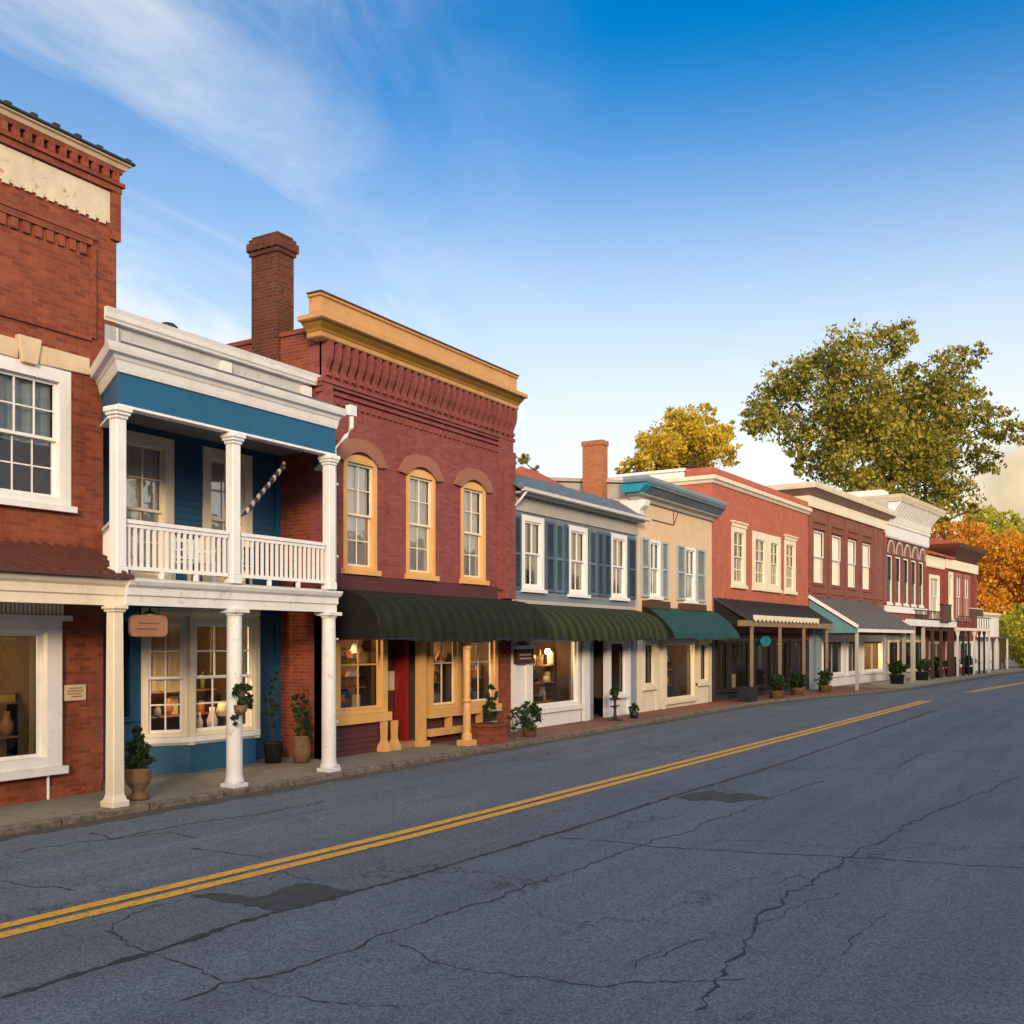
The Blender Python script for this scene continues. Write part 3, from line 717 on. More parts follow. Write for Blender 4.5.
for cx in (10.06, 5.2, .4):
    m = B.mb(); cy = -1.58
    m.box(cx - .15, cx + .15, cy - .15, cy + .15, .1, .20); m.add([(cx + sx * r, cy + sy * r, z) for r, z in ((.130, .201), (.100, .29), (.088, 3.02)) for sx, sy in ((-1, -1), (1, -1), (1, 1), (-1, 1))],
        [(k * 4 + i, k * 4 + (i + 1) % 4, k * 4 + 4 + (i + 1) % 4, k * 4 + 4 + i) for k in (0, 1) for i in range(4)])
    m.box(cx - .115, cx + .115, cy - .115, cy + .115, 3.02, 3.06); m.box(cx - .14, cx + .14, cy - .14, cy + .14, 3.061, 3.118)
    m.build('column', 'cream', o, bevel=.012)
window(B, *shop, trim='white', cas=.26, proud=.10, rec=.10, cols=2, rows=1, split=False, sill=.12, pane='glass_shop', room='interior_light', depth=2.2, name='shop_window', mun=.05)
m = B.mb(); x = 6.6
while x < 10.2: m.box(x, x + .045, -.14, -.03, 2.99, 3.42); x += .07
m.box(6.55, 10.28, -.05, -.001, 2.99, 3.42); m.build('ribbed_blind', 'blind', o)
B.mb().box(6.5, 10.34, -.20, -.101, 2.90, 2.985).build('window_hood', 'white', o)
B.mb().tube([(10.0, -.06, .1), (10.0, -.06, .48)], .022).build('wall_pipe', 'white', o)
m = B.mb(); m.box(-10, 10.98, -.05, .1, .0, .30); m.build('plinth', 'brick_near', o)

# ================================================================== 2  blue house with the balcony porch
B = building('blue_house', 'narrow blue clapboard house with a two-storey white columned porch', 13.2, 15.7, 0, 13.2)
o = B.o
u1 = (12.12, 13.44, 3.70, 6.43); u2 = (14.16, 15.48, 3.70, 6.43)
nar = (12.05, 12.50, 1.15, 3.02)
w = B.mb(); w.boards(11.06, 16.29, 0, 6.7, [hole(*u1, .2), hole(*u2, .2), hole(*nar, .07), (12.85, 15.3, .75, 3.0)])
w.shell(11.06, 16.29, 9, 0, 6.7); w.build('wall', 'blue', o, recalc=False)
window(B, *u1, trim='cream', sash='cream', cas=.20, proud=.04, rec=.08, cols=2, rows=4, split=True, sill=.05, curtain='curtain', depth=.8)  # curtain drawn full width, its pale colour stands in for sky reflected in the panes
window(B, *u2, trim='cream', sash='cream', cas=.20, proud=.04, rec=.08, cols=2, rows=4, split=True, sill=.05, curtain='curtain', depth=.8)
window(B, *nar, trim='blue_trim', sash='black', cas=.07, proud=.03, rec=.06, cols=1, rows=2, sill=.04, depth=.6, pane='glass_shop')
each(B, 'corner_board', 'blue_trim', [(11.06, 11.2, -.06, -.02, .1, 3.3), (16.15, 16.285, -.06, -.02, .1, 6.1)])
# bay window below
P0, P1, P2, P3 = (12.70, 0), (13.42, -.50), (15.12, -.50), (15.62, 0)
bay = B.mb().pz([P0, P1, P2, P3], .1, .62).build('bay_window', 'blue', o)
def facet(a, b, cols, rows, curt, nm='window'):
    L = math.hypot(b[0] - a[0], b[1] - a[1]); th = math.atan2(b[1] - a[1], b[0] - a[0])
    F2 = Frame(o, B.T((a[0], a[1], 0))[0], a[1], th)
    return window(F2, .0, L, .78, 3.04, trim='cream', sash='white', cas=.13, proud=.02, rec=.05, cols=cols, rows=rows, split=rows > 2, sill=0, curtain=curt, depth=0, pane='glass_shop', curt_h=.62, mun=.03)
facet(P0, P1, 2, 4, 'curtain_warm'); facet(P1, P2, 3, 4, None); facet(P2, P3, 1, 4, None)
B.mb().sweep([(-.05, .621), (.03, .621), (.09, .68), (.09, .775), (-.05, .775)], [P0, P1, P2, P3]).build('sill', 'white', bay)
m = B.mb(); m.sweep([(-.05, 3.045), (.05, 3.045), (.09, 3.12), (.09, 3.20), (-.05, 3.20)], [P0, P1, P2, P3]); m.pz([P0, P1, P2, P3], 3.10, 3.19); m.build('head', 'cream', bay)
m = B.mb(); m.box(13.36, 13.49, -.56, -.44, .62, 3.044); m.box(15.05, 15.18, -.56, -.44, .62, 3.044); m.build('corner_post', 'cream', bay)
m = B.mb(); m.quad((12.3, 2.2, .3), (15.9, 2.2, .3), (15.9, 2.2, 3.2), (12.3, 2.2, 3.2)); m.quad((12.3, .1, .35), (15.9, .1, .35), (15.9, 2.2, .35), (12.3, 2.2, .35)); m.quad((12.3, 0.1, 3.15), (15.9, .1, 3.15), (15.9, 2.2, 3.15), (12.3, 2.2, 3.15))
m.quad((12.4, .1, .3), (12.4, 2.2, .3), (12.4, 2.2, 3.2), (12.4, .1, 3.2)); m.quad((15.8, .1, .3), (15.8, 2.2, .3), (15.8, 2.2, 3.2), (15.8, .1, 3.2)); m.build('room', 'interior_light', bay, recalc=False)
# porch: its near end runs back at a slant to the brick neighbour
FR = -2.65
foot = [(10.30, FR), (15.06, FR), (16.25, -1.25), (16.27, -.02), (11.08, -.02), (11.08, -1.12)]
path = [(11.0, -1.14), (10.16, FR), (15.06, FR), (16.2, -1.3)]
B.mb().pz(foot, 3.44, 3.56).build('balcony_floor', 'pale_grey', o)
B.mb().pz(foot, 3.32, 3.37).build('porch_ceiling', 'blue', o)
m = B.mb(); m.sweep([(-.16, 3.13), (.03, 3.13), (.03, 3.27), (.06, 3.29), (.06, 3.40), (.11, 3.44), (.14, 3.50), (.14, 3.53), (-.16, 3.53)], [(10.262, FR), (15.06, FR), (16.2, -1.3)]); m.build('balcony_beam', 'white_worn', o)
for cx, sq in ((12.48, 0), (14.88, 0)):
    m = B.mb(); m.box(cx - .165, cx + .165, FR - .165, FR + .165, .1, .17)
    m.lathe(cx, FR, [(.16, .17), (.165, .20), (.145, .28), (.138, .36), (.135, 1.2), (.125, 2.98), (.125, 3.0), (.15, 3.03), (.16, 3.06)], 20); m.box(cx - .18, cx + .18, FR - .18, FR + .18, 3.06, 3.128)
    m.build('porch_column', 'white_worn', o, bevel=.006)
for cx in (10.16, 12.48, 14.92):
    m = B.mb(); yc = FR + .03; r = .090
    m.box(cx - r - .02, cx + r + .02, yc - r - .02, yc + r + .02, 3.561, 3.70); m.box(cx - r, cx + r, yc - r, yc + r, 3.70, 5.93)
    m.box(cx - r - .02, cx + r + .02, yc - r - .02, yc + r + .02, 5.93, 5.98); m.box(cx - r - .045, cx + r + .045, yc - r - .045, yc + r + .045, 5.981, 6.03); m.box(cx - r - .065, cx + r + .065, yc - r - .065, yc + r + .065, 6.031, 6.115)
    m.build('balcony_column', 'white', o, bevel=.012)
def railing(a, b):
    a, b = Vector(a), Vector(b)
    m = B.mb(); m.bar((*a, 4.41), (*b, 4.41), .085, .06); m.bar((*a, 4.345), (*b, 4.345), .05, .05); m.bar((*a, 3.70), (*b, 3.70), .06, .06)
    L = (b - a).length
    for f in ((.33, .67) if L > 1.5 else ()): p = a.lerp(b, f); m.box(p.x - .03, p.x + .03, p.y - .03, p.y + .03, 3.561, 3.669)
    rl = m.build('railing', 'white', o)
    n = max(3, int(L / .118)); first = None
    for i in range(n):
        p = a.lerp(b, (i + .5) / n)
        if first is None:
            first = B.mb().box(p.x - .021, p.x + .021, p.y - .021, p.y + .021, 3.731, 4.319).build('baluster', 'white', rl); fp = p
        else:
            c = first.copy(); COL.objects.link(c); c.parent = rl; c.location = (p.x - fp.x, p.y - fp.y, 0)
railing((10.29, FR + .03), (12.34, FR + .03)); railing((12.62, FR + .03), (14.78, FR + .03)); railing((10.20, FR + .17), (11.0, -1.20)); railing((15.0, FR + .17), (16.2, -1.34))
m = B.mb(); m.sweep([(-.14, 6.16), (.0, 6.16), (.0, 6.64), (-.14, 6.64)], path); m.build('frieze', 'blue_trim', o)
m = B.mb(); m.sweep([(-.16, 6.118), (.03, 6.118), (.03, 6.158), (-.16, 6.158)], path); m.build('frieze_trim', 'white', o)
B.mb().pz([(10.2, FR + .05), (15.0, FR + .05), (16.25, -1.25), (16.27, -.02), (11.08, -.02), (11.08, -1.12)], 6.56, 6.60).build('balcony_ceiling', 'ceiling', o)
m = B.mb(); m.sweep([(-.16, 6.642), (.03, 6.642), (.05, 6.70), (.07, 6.80), (.09, 6.82), (.11, 6.87), (.18, 6.89), (.20, 6.94), (.22, 7.01), (.20, 7.02), (-.16, 7.12)], path); m.build('cornice', 'white', o)
m = B.mb(); m.pz([(10.2, FR), (15.06, FR), (16.2, -1.3), (16.27, 6), (11.08, 6), (11.08, -1.14)], 7.06, 7.128); m.build('porch_roof', 'roof_grey', o)
# parapet
PY = -1.0
m = B.mb(); m.box(11.07, 16.12, PY, PY + .25, 7.05, 8.12); pp = m.build('parapet', 'parapet', o)
m = B.mb()
for a, b in ((11.08, 11.35), (13.68, 13.9), (15.88, 16.12)): m.box(a, b, PY - .10, PY - .001, 7.05, 7.86)
m.box(11.35, 13.68, PY - .099, PY - .001, 7.05, 7.36); m.box(13.9, 15.88, PY - .099, PY - .001, 7.05, 7.36); m.build('parapet_panel_frame', 'white_worn', pp)
m = B.mb(); m.sweep([(-.3, 7.93), (.11, 7.93), (.12, 7.96), (.15, 7.99), (.17, 8.07), (.20, 8.14), (-.3, 8.16)], [(11.07, PY), (16.12, PY), (16.12, 1)]); m.build('parapet_cornice', 'white', pp)
m = B.mb(); m.lathe(13.75, .5, [(.13, 7.1), (.13, 8.62), (.19, 8.63), (.19, 8.76), (.12, 8.82)], 14); m.build('roof_vent', 'iron', o)
m = B.mb(); m.tube([(15.42, -2.75, 7.0), (15.42, -2.75, 6.72), (15.36, -2.66, 6.55), (15.20, -2.50, 6.30), (15.20, -2.50, 3.6), (15.13, -2.5, 3.45), (15.13, -2.5, .25), (15.2, -2.62, .14)], .048, n=10)
for z in (5.6, 4.2, 2.6, 1.0): m.box(15.07, 15.26, -2.56, -2.44, z, z + .04)
m.box(15.33, 15.50, -2.82, -2.68, 6.95, 7.15); m.build('downspout', 'white_worn', o)

# ================================================================== 3  maroon brick shop
B = building('maroon_shop', 'maroon painted brick shop building with a heavy ochre cornice and three yellow arched windows', 16.3, 14.5, 0, 0)
o = B.o
W3 = 7.63
wins = [(.69, 1.82, 4.15, 6.54), (2.93, 4.07, 4.15, 6.54), (5.21, 6.35, 4.15, 6.54)]
S1, S2, S3 = (.35, 2.14, .98, 3.2), (3.75, 5.10, .92, 3.2), (5.32, 6.85, .92, 3.2)
w = B.mb(); w.front(0, W3, 3.2, 9.1, [hole(a, b, c, d + .04, .11) for a, b, c, d in wins], 0); w.quad((0, 8, 0), (0, 0, 0), (0, 0, 9.1), (0, 8, 9.1)); w.quad((W3, 0, 0), (W3, 8, 0), (W3, 8, 9.1), (W3, 0, 9.1)); w.quad((0, 8, 0), (W3, 8, 0), (W3, 8, 9.1), (0, 8, 9.1))
w.build('wall', 'brick_maroon', o, recalc=False)
m = B.mb(); m.quad((-.006, 7.9, 0), (-.006, .35, 0), (-.006, .35, 9.1), (-.006, 7.9, 9.1)); m.box(-.05, .25, .3, 8, 9.1, 9.2); m.build('side_wall', 'brick_side', o, recalc=False)
for q in wins:
    window(B, *q, trim='yellow', sash='cream', cas=.11, proud=.03, rec=.07, cols=2, rows=4, sill=.12, curtain='curtain', depth=.7, arch=.11, topc=.07, mun=.025)
    c = (q[0] + q[1]) / 2; n = 14; ro, ri = .92, .60
    pts = []
    for i in range(n + 1): f = 2 * i / n - 1; pts.append((c + .90 * f, 6.50 + .50 * (1 - abs(f) ** 3.2)))
    for i in range(n + 1): f = 1 - 2 * i / n; pts.append((c + .60 * f, 6.46 + .26 * (1 - abs(f) ** 2)))
    B.mb().py(pts, -.075, .02).build('arched_hood', 'terracotta', o)
m = B.mb(); m.box(6.95, W3 + .02, -.09, .05, 3.95, 8.0); m.box(7.15, W3 + .05, -.15, .05, 3.72, 7.7); m.build('pilaster', 'brick_maroon', o); each(B, 'pilaster', 'brick_maroon', [(-.02, .28, -.08, .05, 3.7, 8.0)])
m = B.mb(); m.box(.3, 6.9, -.05, .04, 3.66, 4.02); m.build('sign_board', 'maroon', o)
# corbelled brickwork under the cornice
m = B.mb(); m.box(-.06, W3 + .06, -.07, .1, 7.93, 8.0); m.box(-.09, W3 + .09, -.11, .1, 8.004, 8.09); m.box(-.06, W3 + .06, -.06, .1, 7.80, 7.86)
x = .05
while x < W3: m.box(x, x + .09, -.05, .05, 7.62, 7.75); x += .2
x = .0
while x < W3 - .1:
    m.px([(.05, 8.10), (-.10, 8.10), (-.11, 8.30), (-.20, 8.50), (-.23, 8.66), (-.23, 8.858), (.05, 8.858)], x, x + .13); m.box(x + .01, x + .12, -.16, -.08, 8.14, 8.22); m.box(x + .131, x + .266, -.12, .05, 8.72, 8.857); x += .268
m.build('corbel_table', 'brick_maroon', o)
CP = [(-.05, .12), (-.05, 0), (W3 + .02, 0)]
m = B.mb(); m.sweep([(-.2, 8.86), (.24, 8.86), (.26, 8.88), (.26, 8.97), (-.2, 8.97)], CP); co = m.build('cornice', 'gold', o)
m = B.mb(); m.sweep([(-.2, 8.972), (.28, 8.972), (.31, 9.02), (.40, 9.08), (.44, 9.13), (-.2, 9.13)], CP); m.build('cove', 'ochre', co)
m = B.mb(); m.sweep([(-.2, 9.132), (.52, 9.132), (.55, 9.15), (.55, 9.24), (.24, 9.34), (-.2, 9.36)], CP); m.sweep([(-.25, 9.362), (.18, 9.362), (.20, 9.42), (.20, 9.70), (.25, 9.72), (.25, 9.77), (-.25, 9.77)], CP); m.build('corona', 'gold', co)
m = B.mb(); m.sweep([(-.3, 9.772), (.28, 9.772), (.28, 9.80), (-.3, 9.82)], CP); m.build('flashing', 'roof_brown', co)
B.mb().box(.05, W3 - .05, .3, 7.9, 8.7, 8.8).build('roof', 'tar', o)
m = B.mb(); m.box(-.10, .40, 1.15, 1.92, 6.8, 10.95); m.box(-.14, .44, 1.11, 1.96, 10.951, 11.04); m.box(-.18, .48, 1.07, 2.0, 11.042, 11.22); m.box(-.14, .44, 1.11, 1.96, 11.222, 11.31); m.box(-.09, .39, 1.16, 1.91, 11.312, 11.38)
for i in range(5): m.box(-.20, -.179, 1.10 + i * .19, 1.19 + i * .19, 11.05, 11.2)
m.build('chimney', 'brick_chimney', o)
AP = [(0, 3.70), (-.5, 3.62), (-.85, 3.50), (-1.08, 3.32), (-1.22, 3.08), (-1.29, 2.82), (-1.31, 2.60)]
aw = awning(B, .32, 7.5, AP, 'awning_green', scallop=.03)
# shopfront, set back under the awning; a doorway bay on the left, a bow of windows on the right
each(B, 'brick_pier', 'brick_near', [(.0, .34, .0, .2, .1, 3.2), (6.98, W3, -.02, .3, .1, 3.2)])
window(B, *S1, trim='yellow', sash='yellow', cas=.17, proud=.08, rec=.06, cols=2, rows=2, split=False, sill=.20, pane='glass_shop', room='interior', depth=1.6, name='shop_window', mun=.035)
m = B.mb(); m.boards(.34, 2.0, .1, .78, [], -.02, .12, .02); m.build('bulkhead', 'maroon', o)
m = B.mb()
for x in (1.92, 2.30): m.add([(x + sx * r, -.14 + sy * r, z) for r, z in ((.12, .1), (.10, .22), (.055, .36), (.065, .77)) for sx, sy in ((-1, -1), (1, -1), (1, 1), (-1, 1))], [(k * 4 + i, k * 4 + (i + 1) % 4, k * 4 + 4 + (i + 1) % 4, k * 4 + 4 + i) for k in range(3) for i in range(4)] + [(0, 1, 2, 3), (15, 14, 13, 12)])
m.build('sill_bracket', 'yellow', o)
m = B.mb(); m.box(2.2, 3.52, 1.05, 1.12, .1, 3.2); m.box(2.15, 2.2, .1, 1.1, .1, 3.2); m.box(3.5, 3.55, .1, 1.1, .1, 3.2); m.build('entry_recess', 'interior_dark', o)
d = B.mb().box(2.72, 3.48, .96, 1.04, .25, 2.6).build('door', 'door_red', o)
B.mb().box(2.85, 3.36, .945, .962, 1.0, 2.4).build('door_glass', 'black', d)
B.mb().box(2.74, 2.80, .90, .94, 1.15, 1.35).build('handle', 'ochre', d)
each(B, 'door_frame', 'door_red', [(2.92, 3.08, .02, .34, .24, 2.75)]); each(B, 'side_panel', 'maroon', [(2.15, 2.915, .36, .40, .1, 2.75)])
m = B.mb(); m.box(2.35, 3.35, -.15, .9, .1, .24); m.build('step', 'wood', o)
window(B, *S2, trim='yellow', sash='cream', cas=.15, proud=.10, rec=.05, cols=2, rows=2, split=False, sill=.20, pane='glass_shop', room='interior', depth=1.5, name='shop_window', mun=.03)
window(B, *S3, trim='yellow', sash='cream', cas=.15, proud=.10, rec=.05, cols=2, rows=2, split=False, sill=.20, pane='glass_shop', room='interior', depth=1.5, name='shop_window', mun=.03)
m = B.mb(); m.boards(3.6, 6.98, .1, .78, [], .05, .12, .02); m.build('bulkhead', 'maroon', o)
m = B.mb(); m.box(3.70, 6.7, -.16, -.04, .28, .46); m.box(4.5, 4.62, -.15, .0, .46, .72); m.box(5.9, 6.02, -.15, .0, .46, .72); m.build('base_rail', 'yellow', o)
def post(F, cx, cy, r, z1, mat, name='post', turned=False, base=.1):
    m = F.mb(); m.box(cx - r * 1.7, cx + r * 1.7, cy - r * 1.7, cy + r * 1.7, base, base + .13)
    if turned: m.lathe(cx, cy, [(r * 1.3, base + .13), (r * 1.25, base + .25), (r * .9, base + .32), (r, base + .9), (r * .75, base + 1.0), (r * 1.15, base + 1.06), (r * .8, base + 1.12), (r * .9, z1 - .35), (r * 1.2, z1 - .3), (r * .9, z1 - .22), (r * 1.2, z1)], 14)
    else: m.box(cx - r, cx + r, cy - r, cy + r, base + .131, z1 - .08); m.box(cx - r * 1.4, cx + r * 1.4, cy - r * 1.4, cy + r * 1.4, z1 - .079, z1)
    return m.build(name, mat, F.o)
post(B, 3.24, -.20, .095, 2.75, 'yellow'); post(B, 3.96, -1.02, .10, 2.72, 'yellow', turned=True)
m = B.mb(); m.box(.34, 6.98, -.05, .1, 2.62, 3.2); m.build('transom_board', 'dark_wood', o)

# ================================================================== 4  grey clapboard shop
B = building('grey_shop', 'low grey clapboard shop house with dark blue shutters and a slate edge roof', 23.95, 14.5, 0, 0)
o = B.o
wins = [(.58, 1.83, 4.04, 6.10), (3.34, 4.60, 4.0, 6.08), (6.27, 7.52, 4.0, 6.10)]
W4 = 8.33; D1 = (.98, 4.05, .62, 2.75)
w = B.mb(); w.boards(0, W4, 2.6, 6.75, [hole(*q, .16) for q in wins], 0, .14, .012); w.shell(0, W4, 8, 0, 6.75); w.build('wall', 'grey_blue', o, recalc=False)
for i, q in enumerate(wins): window(B, *q, trim='white', sash='white', cas=.16, proud=.03, rec=.05, cols=2, rows=2, split=True, sill=.10, curtain='curtain_warm', depth=.6, mun=.05, half=(i == 0))
for i, (a, b, mt) in enumerate([(.02, .50, 'shutter'), (1.93, 2.42, 'shutter'), (2.50, 2.98, 'shutter_light'), (3.06, 3.30, 'shutter'), (4.70, 5.20, 'shutter_light'), (5.28, 5.68, 'shutter'), (5.76, 6.22, 'shutter'), (7.60, 8.2, 'shutter')]):
    m = B.mb(); m.box(a, a + .06, -.06, -.018, 4.0, 6.05); m.box(b - .06, b, -.06, -.018, 4.0, 6.05)
    for z in (4.0, 4.95, 5.97): m.box(a + .06, b - .06, -.058, -.018, z, z + .08)
    z = 4.09
    while z < 5.96:
        if not 4.9 < z < 5.03: m.add([(a + .06, -.022, z), (b - .06, -.022, z), (b - .06, -.052, z + .035), (a + .06, -.052, z + .035)], [(0, 1, 2, 3)])
        z += .05
    m.build('shutter', mt, o)
each(B, 'corner_board', 'pale_grey', [(-.01, .09, -.04, .05, 3.6, 6.3), (W4 - .1, W4 + .01, -.04, .05, 3.6, 6.3), (0.09, W4 - .1, -.035, .05, 3.62, 3.72)])
m = B.mb(); m.box(0, W4, -.06, .05, 6.18, 6.30); m.box(0, W4, -.04, .05, 6.302, 6.60); m.px([(.05, 6.602), (-.32, 6.602), (-.36, 6.66), (.05, 6.66)], 0, W4); m.build('frieze', 'pale_grey', o)
m = B.mb(); m.px([(-.42, 6.67), (.65, 7.34), (.65, 7.40), (-.44, 6.72)], -.12, W4 + .12); rf = m.build('roof', 'slate', o)
m = B.mb(); m.px([(.65, 7.33), (4.5, 7.5), (8, 7.2), (8, 7.26), (4.5, 7.56), (.65, 7.39)], -.02, W4); m.build('upper_roof', 'roof_brown', rf)
m = B.mb(); m.px([(-.40, 6.64), (-.50, 6.66), (-.53, 6.74), (-.50, 6.74), (-.48, 6.69), (-.40, 6.67)], -.1, W4 + .1); m.tube([(.12, -.44, 6.66), (.06, -.3, 6.45), (-.02, -.08, 6.2), (-.02, -.08, 3.4)], .035); m.build('gutter', 'white', o)
m = B.mb(); m.box(W4 - .42, W4 + .03, 1.10, 1.86, 7.0, 9.36); m.box(W4 - .45, W4 + .06, 1.07, 1.89, 9.36, 9.52); m.build('chimney', 'brick_orange', o)
m = B.mb(); m.add([(6.0, 2.6, 8.0), (8.25, 2.6, 8.0), (8.25, 4.6, 8.0), (6.0, 4.6, 8.0), (6.6, 3.6, 8.62), (7.7, 3.6, 8.62)], [(0, 1, 5, 4), (1, 2, 5), (2, 3, 4, 5), (3, 0, 4), (0, 3, 2, 1)]); m.box(6.15, 8.1, 2.75, 4.45, 7.3, 7.998); m.build('roof_monitor', 'roof_red', o)
AP4 = [(0, 3.62), (-.45, 3.52), (-.8, 3.38), (-1.02, 3.18), (-1.16, 2.95), (-1.22, 2.68)]
awning(B, -.18, 8.15, AP4, 'awning_olive', scallop=.10, ribs=.03)
m = B.mb(); m.front(0, 5.05, .1, 2.6, [hole(*D1, .16)], .0); m.quad((0, .0, .1), (0, .3, .1), (0, .3, 2.6), (0, .0, 2.6)); m.build('shopfront', 'steel_blue', o, recalc=False)
window(B, *D1, trim='white', sash='white', cas=.16, proud=.05, rec=.06, cols=1, rows=1, split=False, sill=.12, pane='glass_shop', room='interior', depth=2.0, name='shop_window')
each(B, 'panel', 'white', [(1.0, 4.1, -.04, -.002, .1, .50), (.16, .70, -.04, -.002, .16, 2.3)])
each(B, 'pilaster', 'white', [(4.25, 4.62, -.10, .1, .1, 2.65), (.02, .16, -.10, .1, .1, 2.65), (.72, .86, -.10, .1, .1, 2.65), (5.95, 6.15, -.06, .1, .1, 2.65), (7.55, 7.75, -.06, .1, .1, 2.65)])
m = B.mb(); m.box(4.62, 5.05, .9, .95, .1, 2.7); m.quad((5.05, 0, .1), (5.05, .92, .1), (5.05, .92, 2.7), (5.05, 0, 2.7)); m.box(5.05, 5.95, .9, .98, .1, 2.7); m.build('entry_recess', 'grey_blue', o)
d = B.mb().box(5.12, 5.88, .84, .89, .15, 2.45).build('door', 'white', o)
B.mb().box(5.24, 5.76, .825, .842, .9, 2.3).build('door_glass', 'black', d); B.mb().box(5.76, 5.80, .80, .84, 1.05, 1.2).build('handle', 'iron', d)
window(B, 6.18, 7.52, .75, 2.65, trim='white', sash='white', cas=.12, proud=.03, rec=.05, cols=1, rows=1, split=False, sill=.08, pane='glass_shop', room='interior', depth=1.2, name='shop_window')
m = B.mb(); m.box(6.15, 7.55, .0, .06, .1, .70); m.build('bulkhead', 'white_worn', o); each(B, 'side_panel', 'steel_blue', [(7.75, W4, .0, .1, .1, 2.65)])
m = B.mb(); m.box(0, W4, -.03, .1, 2.62, 2.9); m.build('transom_board', 'dark_wood', o)

# ================================================================== 5  beige stucco shop
B = building('stucco_shop', 'beige stucco shop with a teal blue cornice and pale louvred shutters', 32.3, 14.5, 0, 0)
o = B.o
W5 = 7.38
wins = [(1.05, 2.06, 4.15, 6.15), (4.42, 5.55, 4.12, 6.15)]
w = B.mb(); w.front(0, W5, 2.5, 7.6, [hole(*q, .10) for q in wins]); w.shell(0, W5, 9, 0, 7.6); w.build('wall', 'stucco', o, recalc=False)
for q in wins: window(B, *q, trim='white', sash='white', cas=.10, proud=.03, rec=.05, cols=2, rows=2, sill=.12, curtain='curtain', half=True, depth=.6, mun=.06)
for a, b in ((.33, .98), (2.12, 2.70), (3.58, 4.35), (5.62, 6.50)):
    m = B.mb(); m.box(a, a + .07, -.07, -.01, 4.1, 6.16); m.box(b - .07, b, -.07, -.01, 4.1, 6.16)
    for z in (4.1, 5.1, 6.08): m.box(a + .07, b - .07, -.068, -.01, z, z + .08)
    z = 4.20
    while z < 6.05:
        m.add([(a + .07, -.02, z), (b - .07, -.02, z), (b - .07, -.062, z + .05), (a + .07, -.062, z + .05)], [(0, 1, 2, 3)]); z += .075
    m.build('shutter', 'shutter_pale', o)
each(B, 'window_box', 'dark_wood', [(.45, 2.5, -.22, -.01, 3.72, 3.98), (3.75, 6.2, -.22, -.01, 3.72, 3.98)])
CP = [(-.02, .2), (-.02, 0), (W5 + .02, 0)]
m = B.mb(); m.sweep([(-.2, 7.40), (.10, 7.40), (.14, 7.50), (.30, 7.56), (.34, 7.62), (-.2, 7.62)], CP); co = m.build('cornice', 'pale_grey', o)
m = B.mb(); m.sweep([(-.2, 7.622), (.36, 7.622), (.50, 7.80), (.58, 7.84), (.58, 7.93), (-.2, 7.93)], [(-.02, 0), (W5 + .02, 0)]); m.build('crown', 'slate', co)
B.mb().px([(.3, 7.624), (-.33, 7.624), (-.55, 7.84), (-.575, 7.929), (.3, 7.929)], -.52, -.021).build('crown_end', 'teal', co)
m = B.mb(); m.sweep([(-.2, 7.932), (.60, 7.932), (.66, 8.02), (.68, 8.12), (-.2, 8.18)], CP); m.build('gutter', 'steel_blue', co)
m = B.mb(); m.px([(-.02, 6.75), (-.10, 6.8), (-.16, 7.05), (-.34, 7.2), (-.38, 7.398), (.6, 7.398), (.6, 6.75)], -.10, .30); m.build('end_bracket', 'white', o)
m = B.mb(); m.px([(.2, 8.1), (6, 8.75), (9, 8.5), (9, 8.4), (6, 8.6), (.2, 8.0)], -.1, W5); m.px([(.4, 7.5), (6, 7.5), (6, 8.55), (.4, 7.98)], -.02, .12); m.build('roof', 'pale_grey', o)
m = B.mb(); m.tube([(.3, -.02, 6.86), (3.3, -.02, 6.86)], .016); m.tube([(3.3, -.02, 6.86), (3.3, -.02, 7.38)], .014); m.tube([(3.32, -.02, 6.86), (3.72, -.02, 7.36)], .014); m.build('sign_bracket', 'iron', o)
AP5 = [(0, 3.78), (-.35, 3.66), (-.8, 3.30), (-1.18, 2.86), (-1.24, 2.66)]
awning(B, .45, 7.25, AP5, 'awning_teal', scallop=.03)
D5 = (2.45, 5.45, .35, 2.6)
window(B, *D5, trim='cream', sash='cream', cas=.14, proud=.05, rec=.06, cols=1, rows=1, split=False, sill=.10, pane='glass_shop', room='interior_dark', depth=2, name='shop_window')
window(B, 5.85, 6.95, .9, 2.6, trim='cream', sash='cream', cas=.16, proud=.05, rec=.06, cols=1, rows=1, split=False, sill=.10, pane='glass_shop', room='interior', depth=1.2, name='shop_window')
window(B, .5, 1.6, .95, 2.6, trim='cream', sash='cream', cas=.14, proud=.05, rec=.06, cols=1, rows=1, split=False, sill=.10, pane='glass_shop', room='interior', depth=1.2, name='shop_window')
each(B, 'pilaster', 'cream', [(0, .45, -.03, .15, .1, 2.6), (1.62, 1.9, -.03, .15, .1, 2.6), (2.22, 2.44, -.09, .15, .1, 2.6)]); each(B, 'bulkhead', 'cream', [(.45, 1.62, -.01, .15, .1, .86), (5.5, 7.0, -.01, .15, .1, .80)])
each(B, 'side_door', 'teal_dull', [(1.9, 2.22, .1, .2, .1, 2.6), (7.0, W5, .1, .2, .1, 2.6)])
m = B.mb(); m.box(0, W5, -.02, .12, 2.6, 2.9); m.box(2.75, 5.45, -.02, .12, .1, .25); m.build('shopfront', 'cream', o)
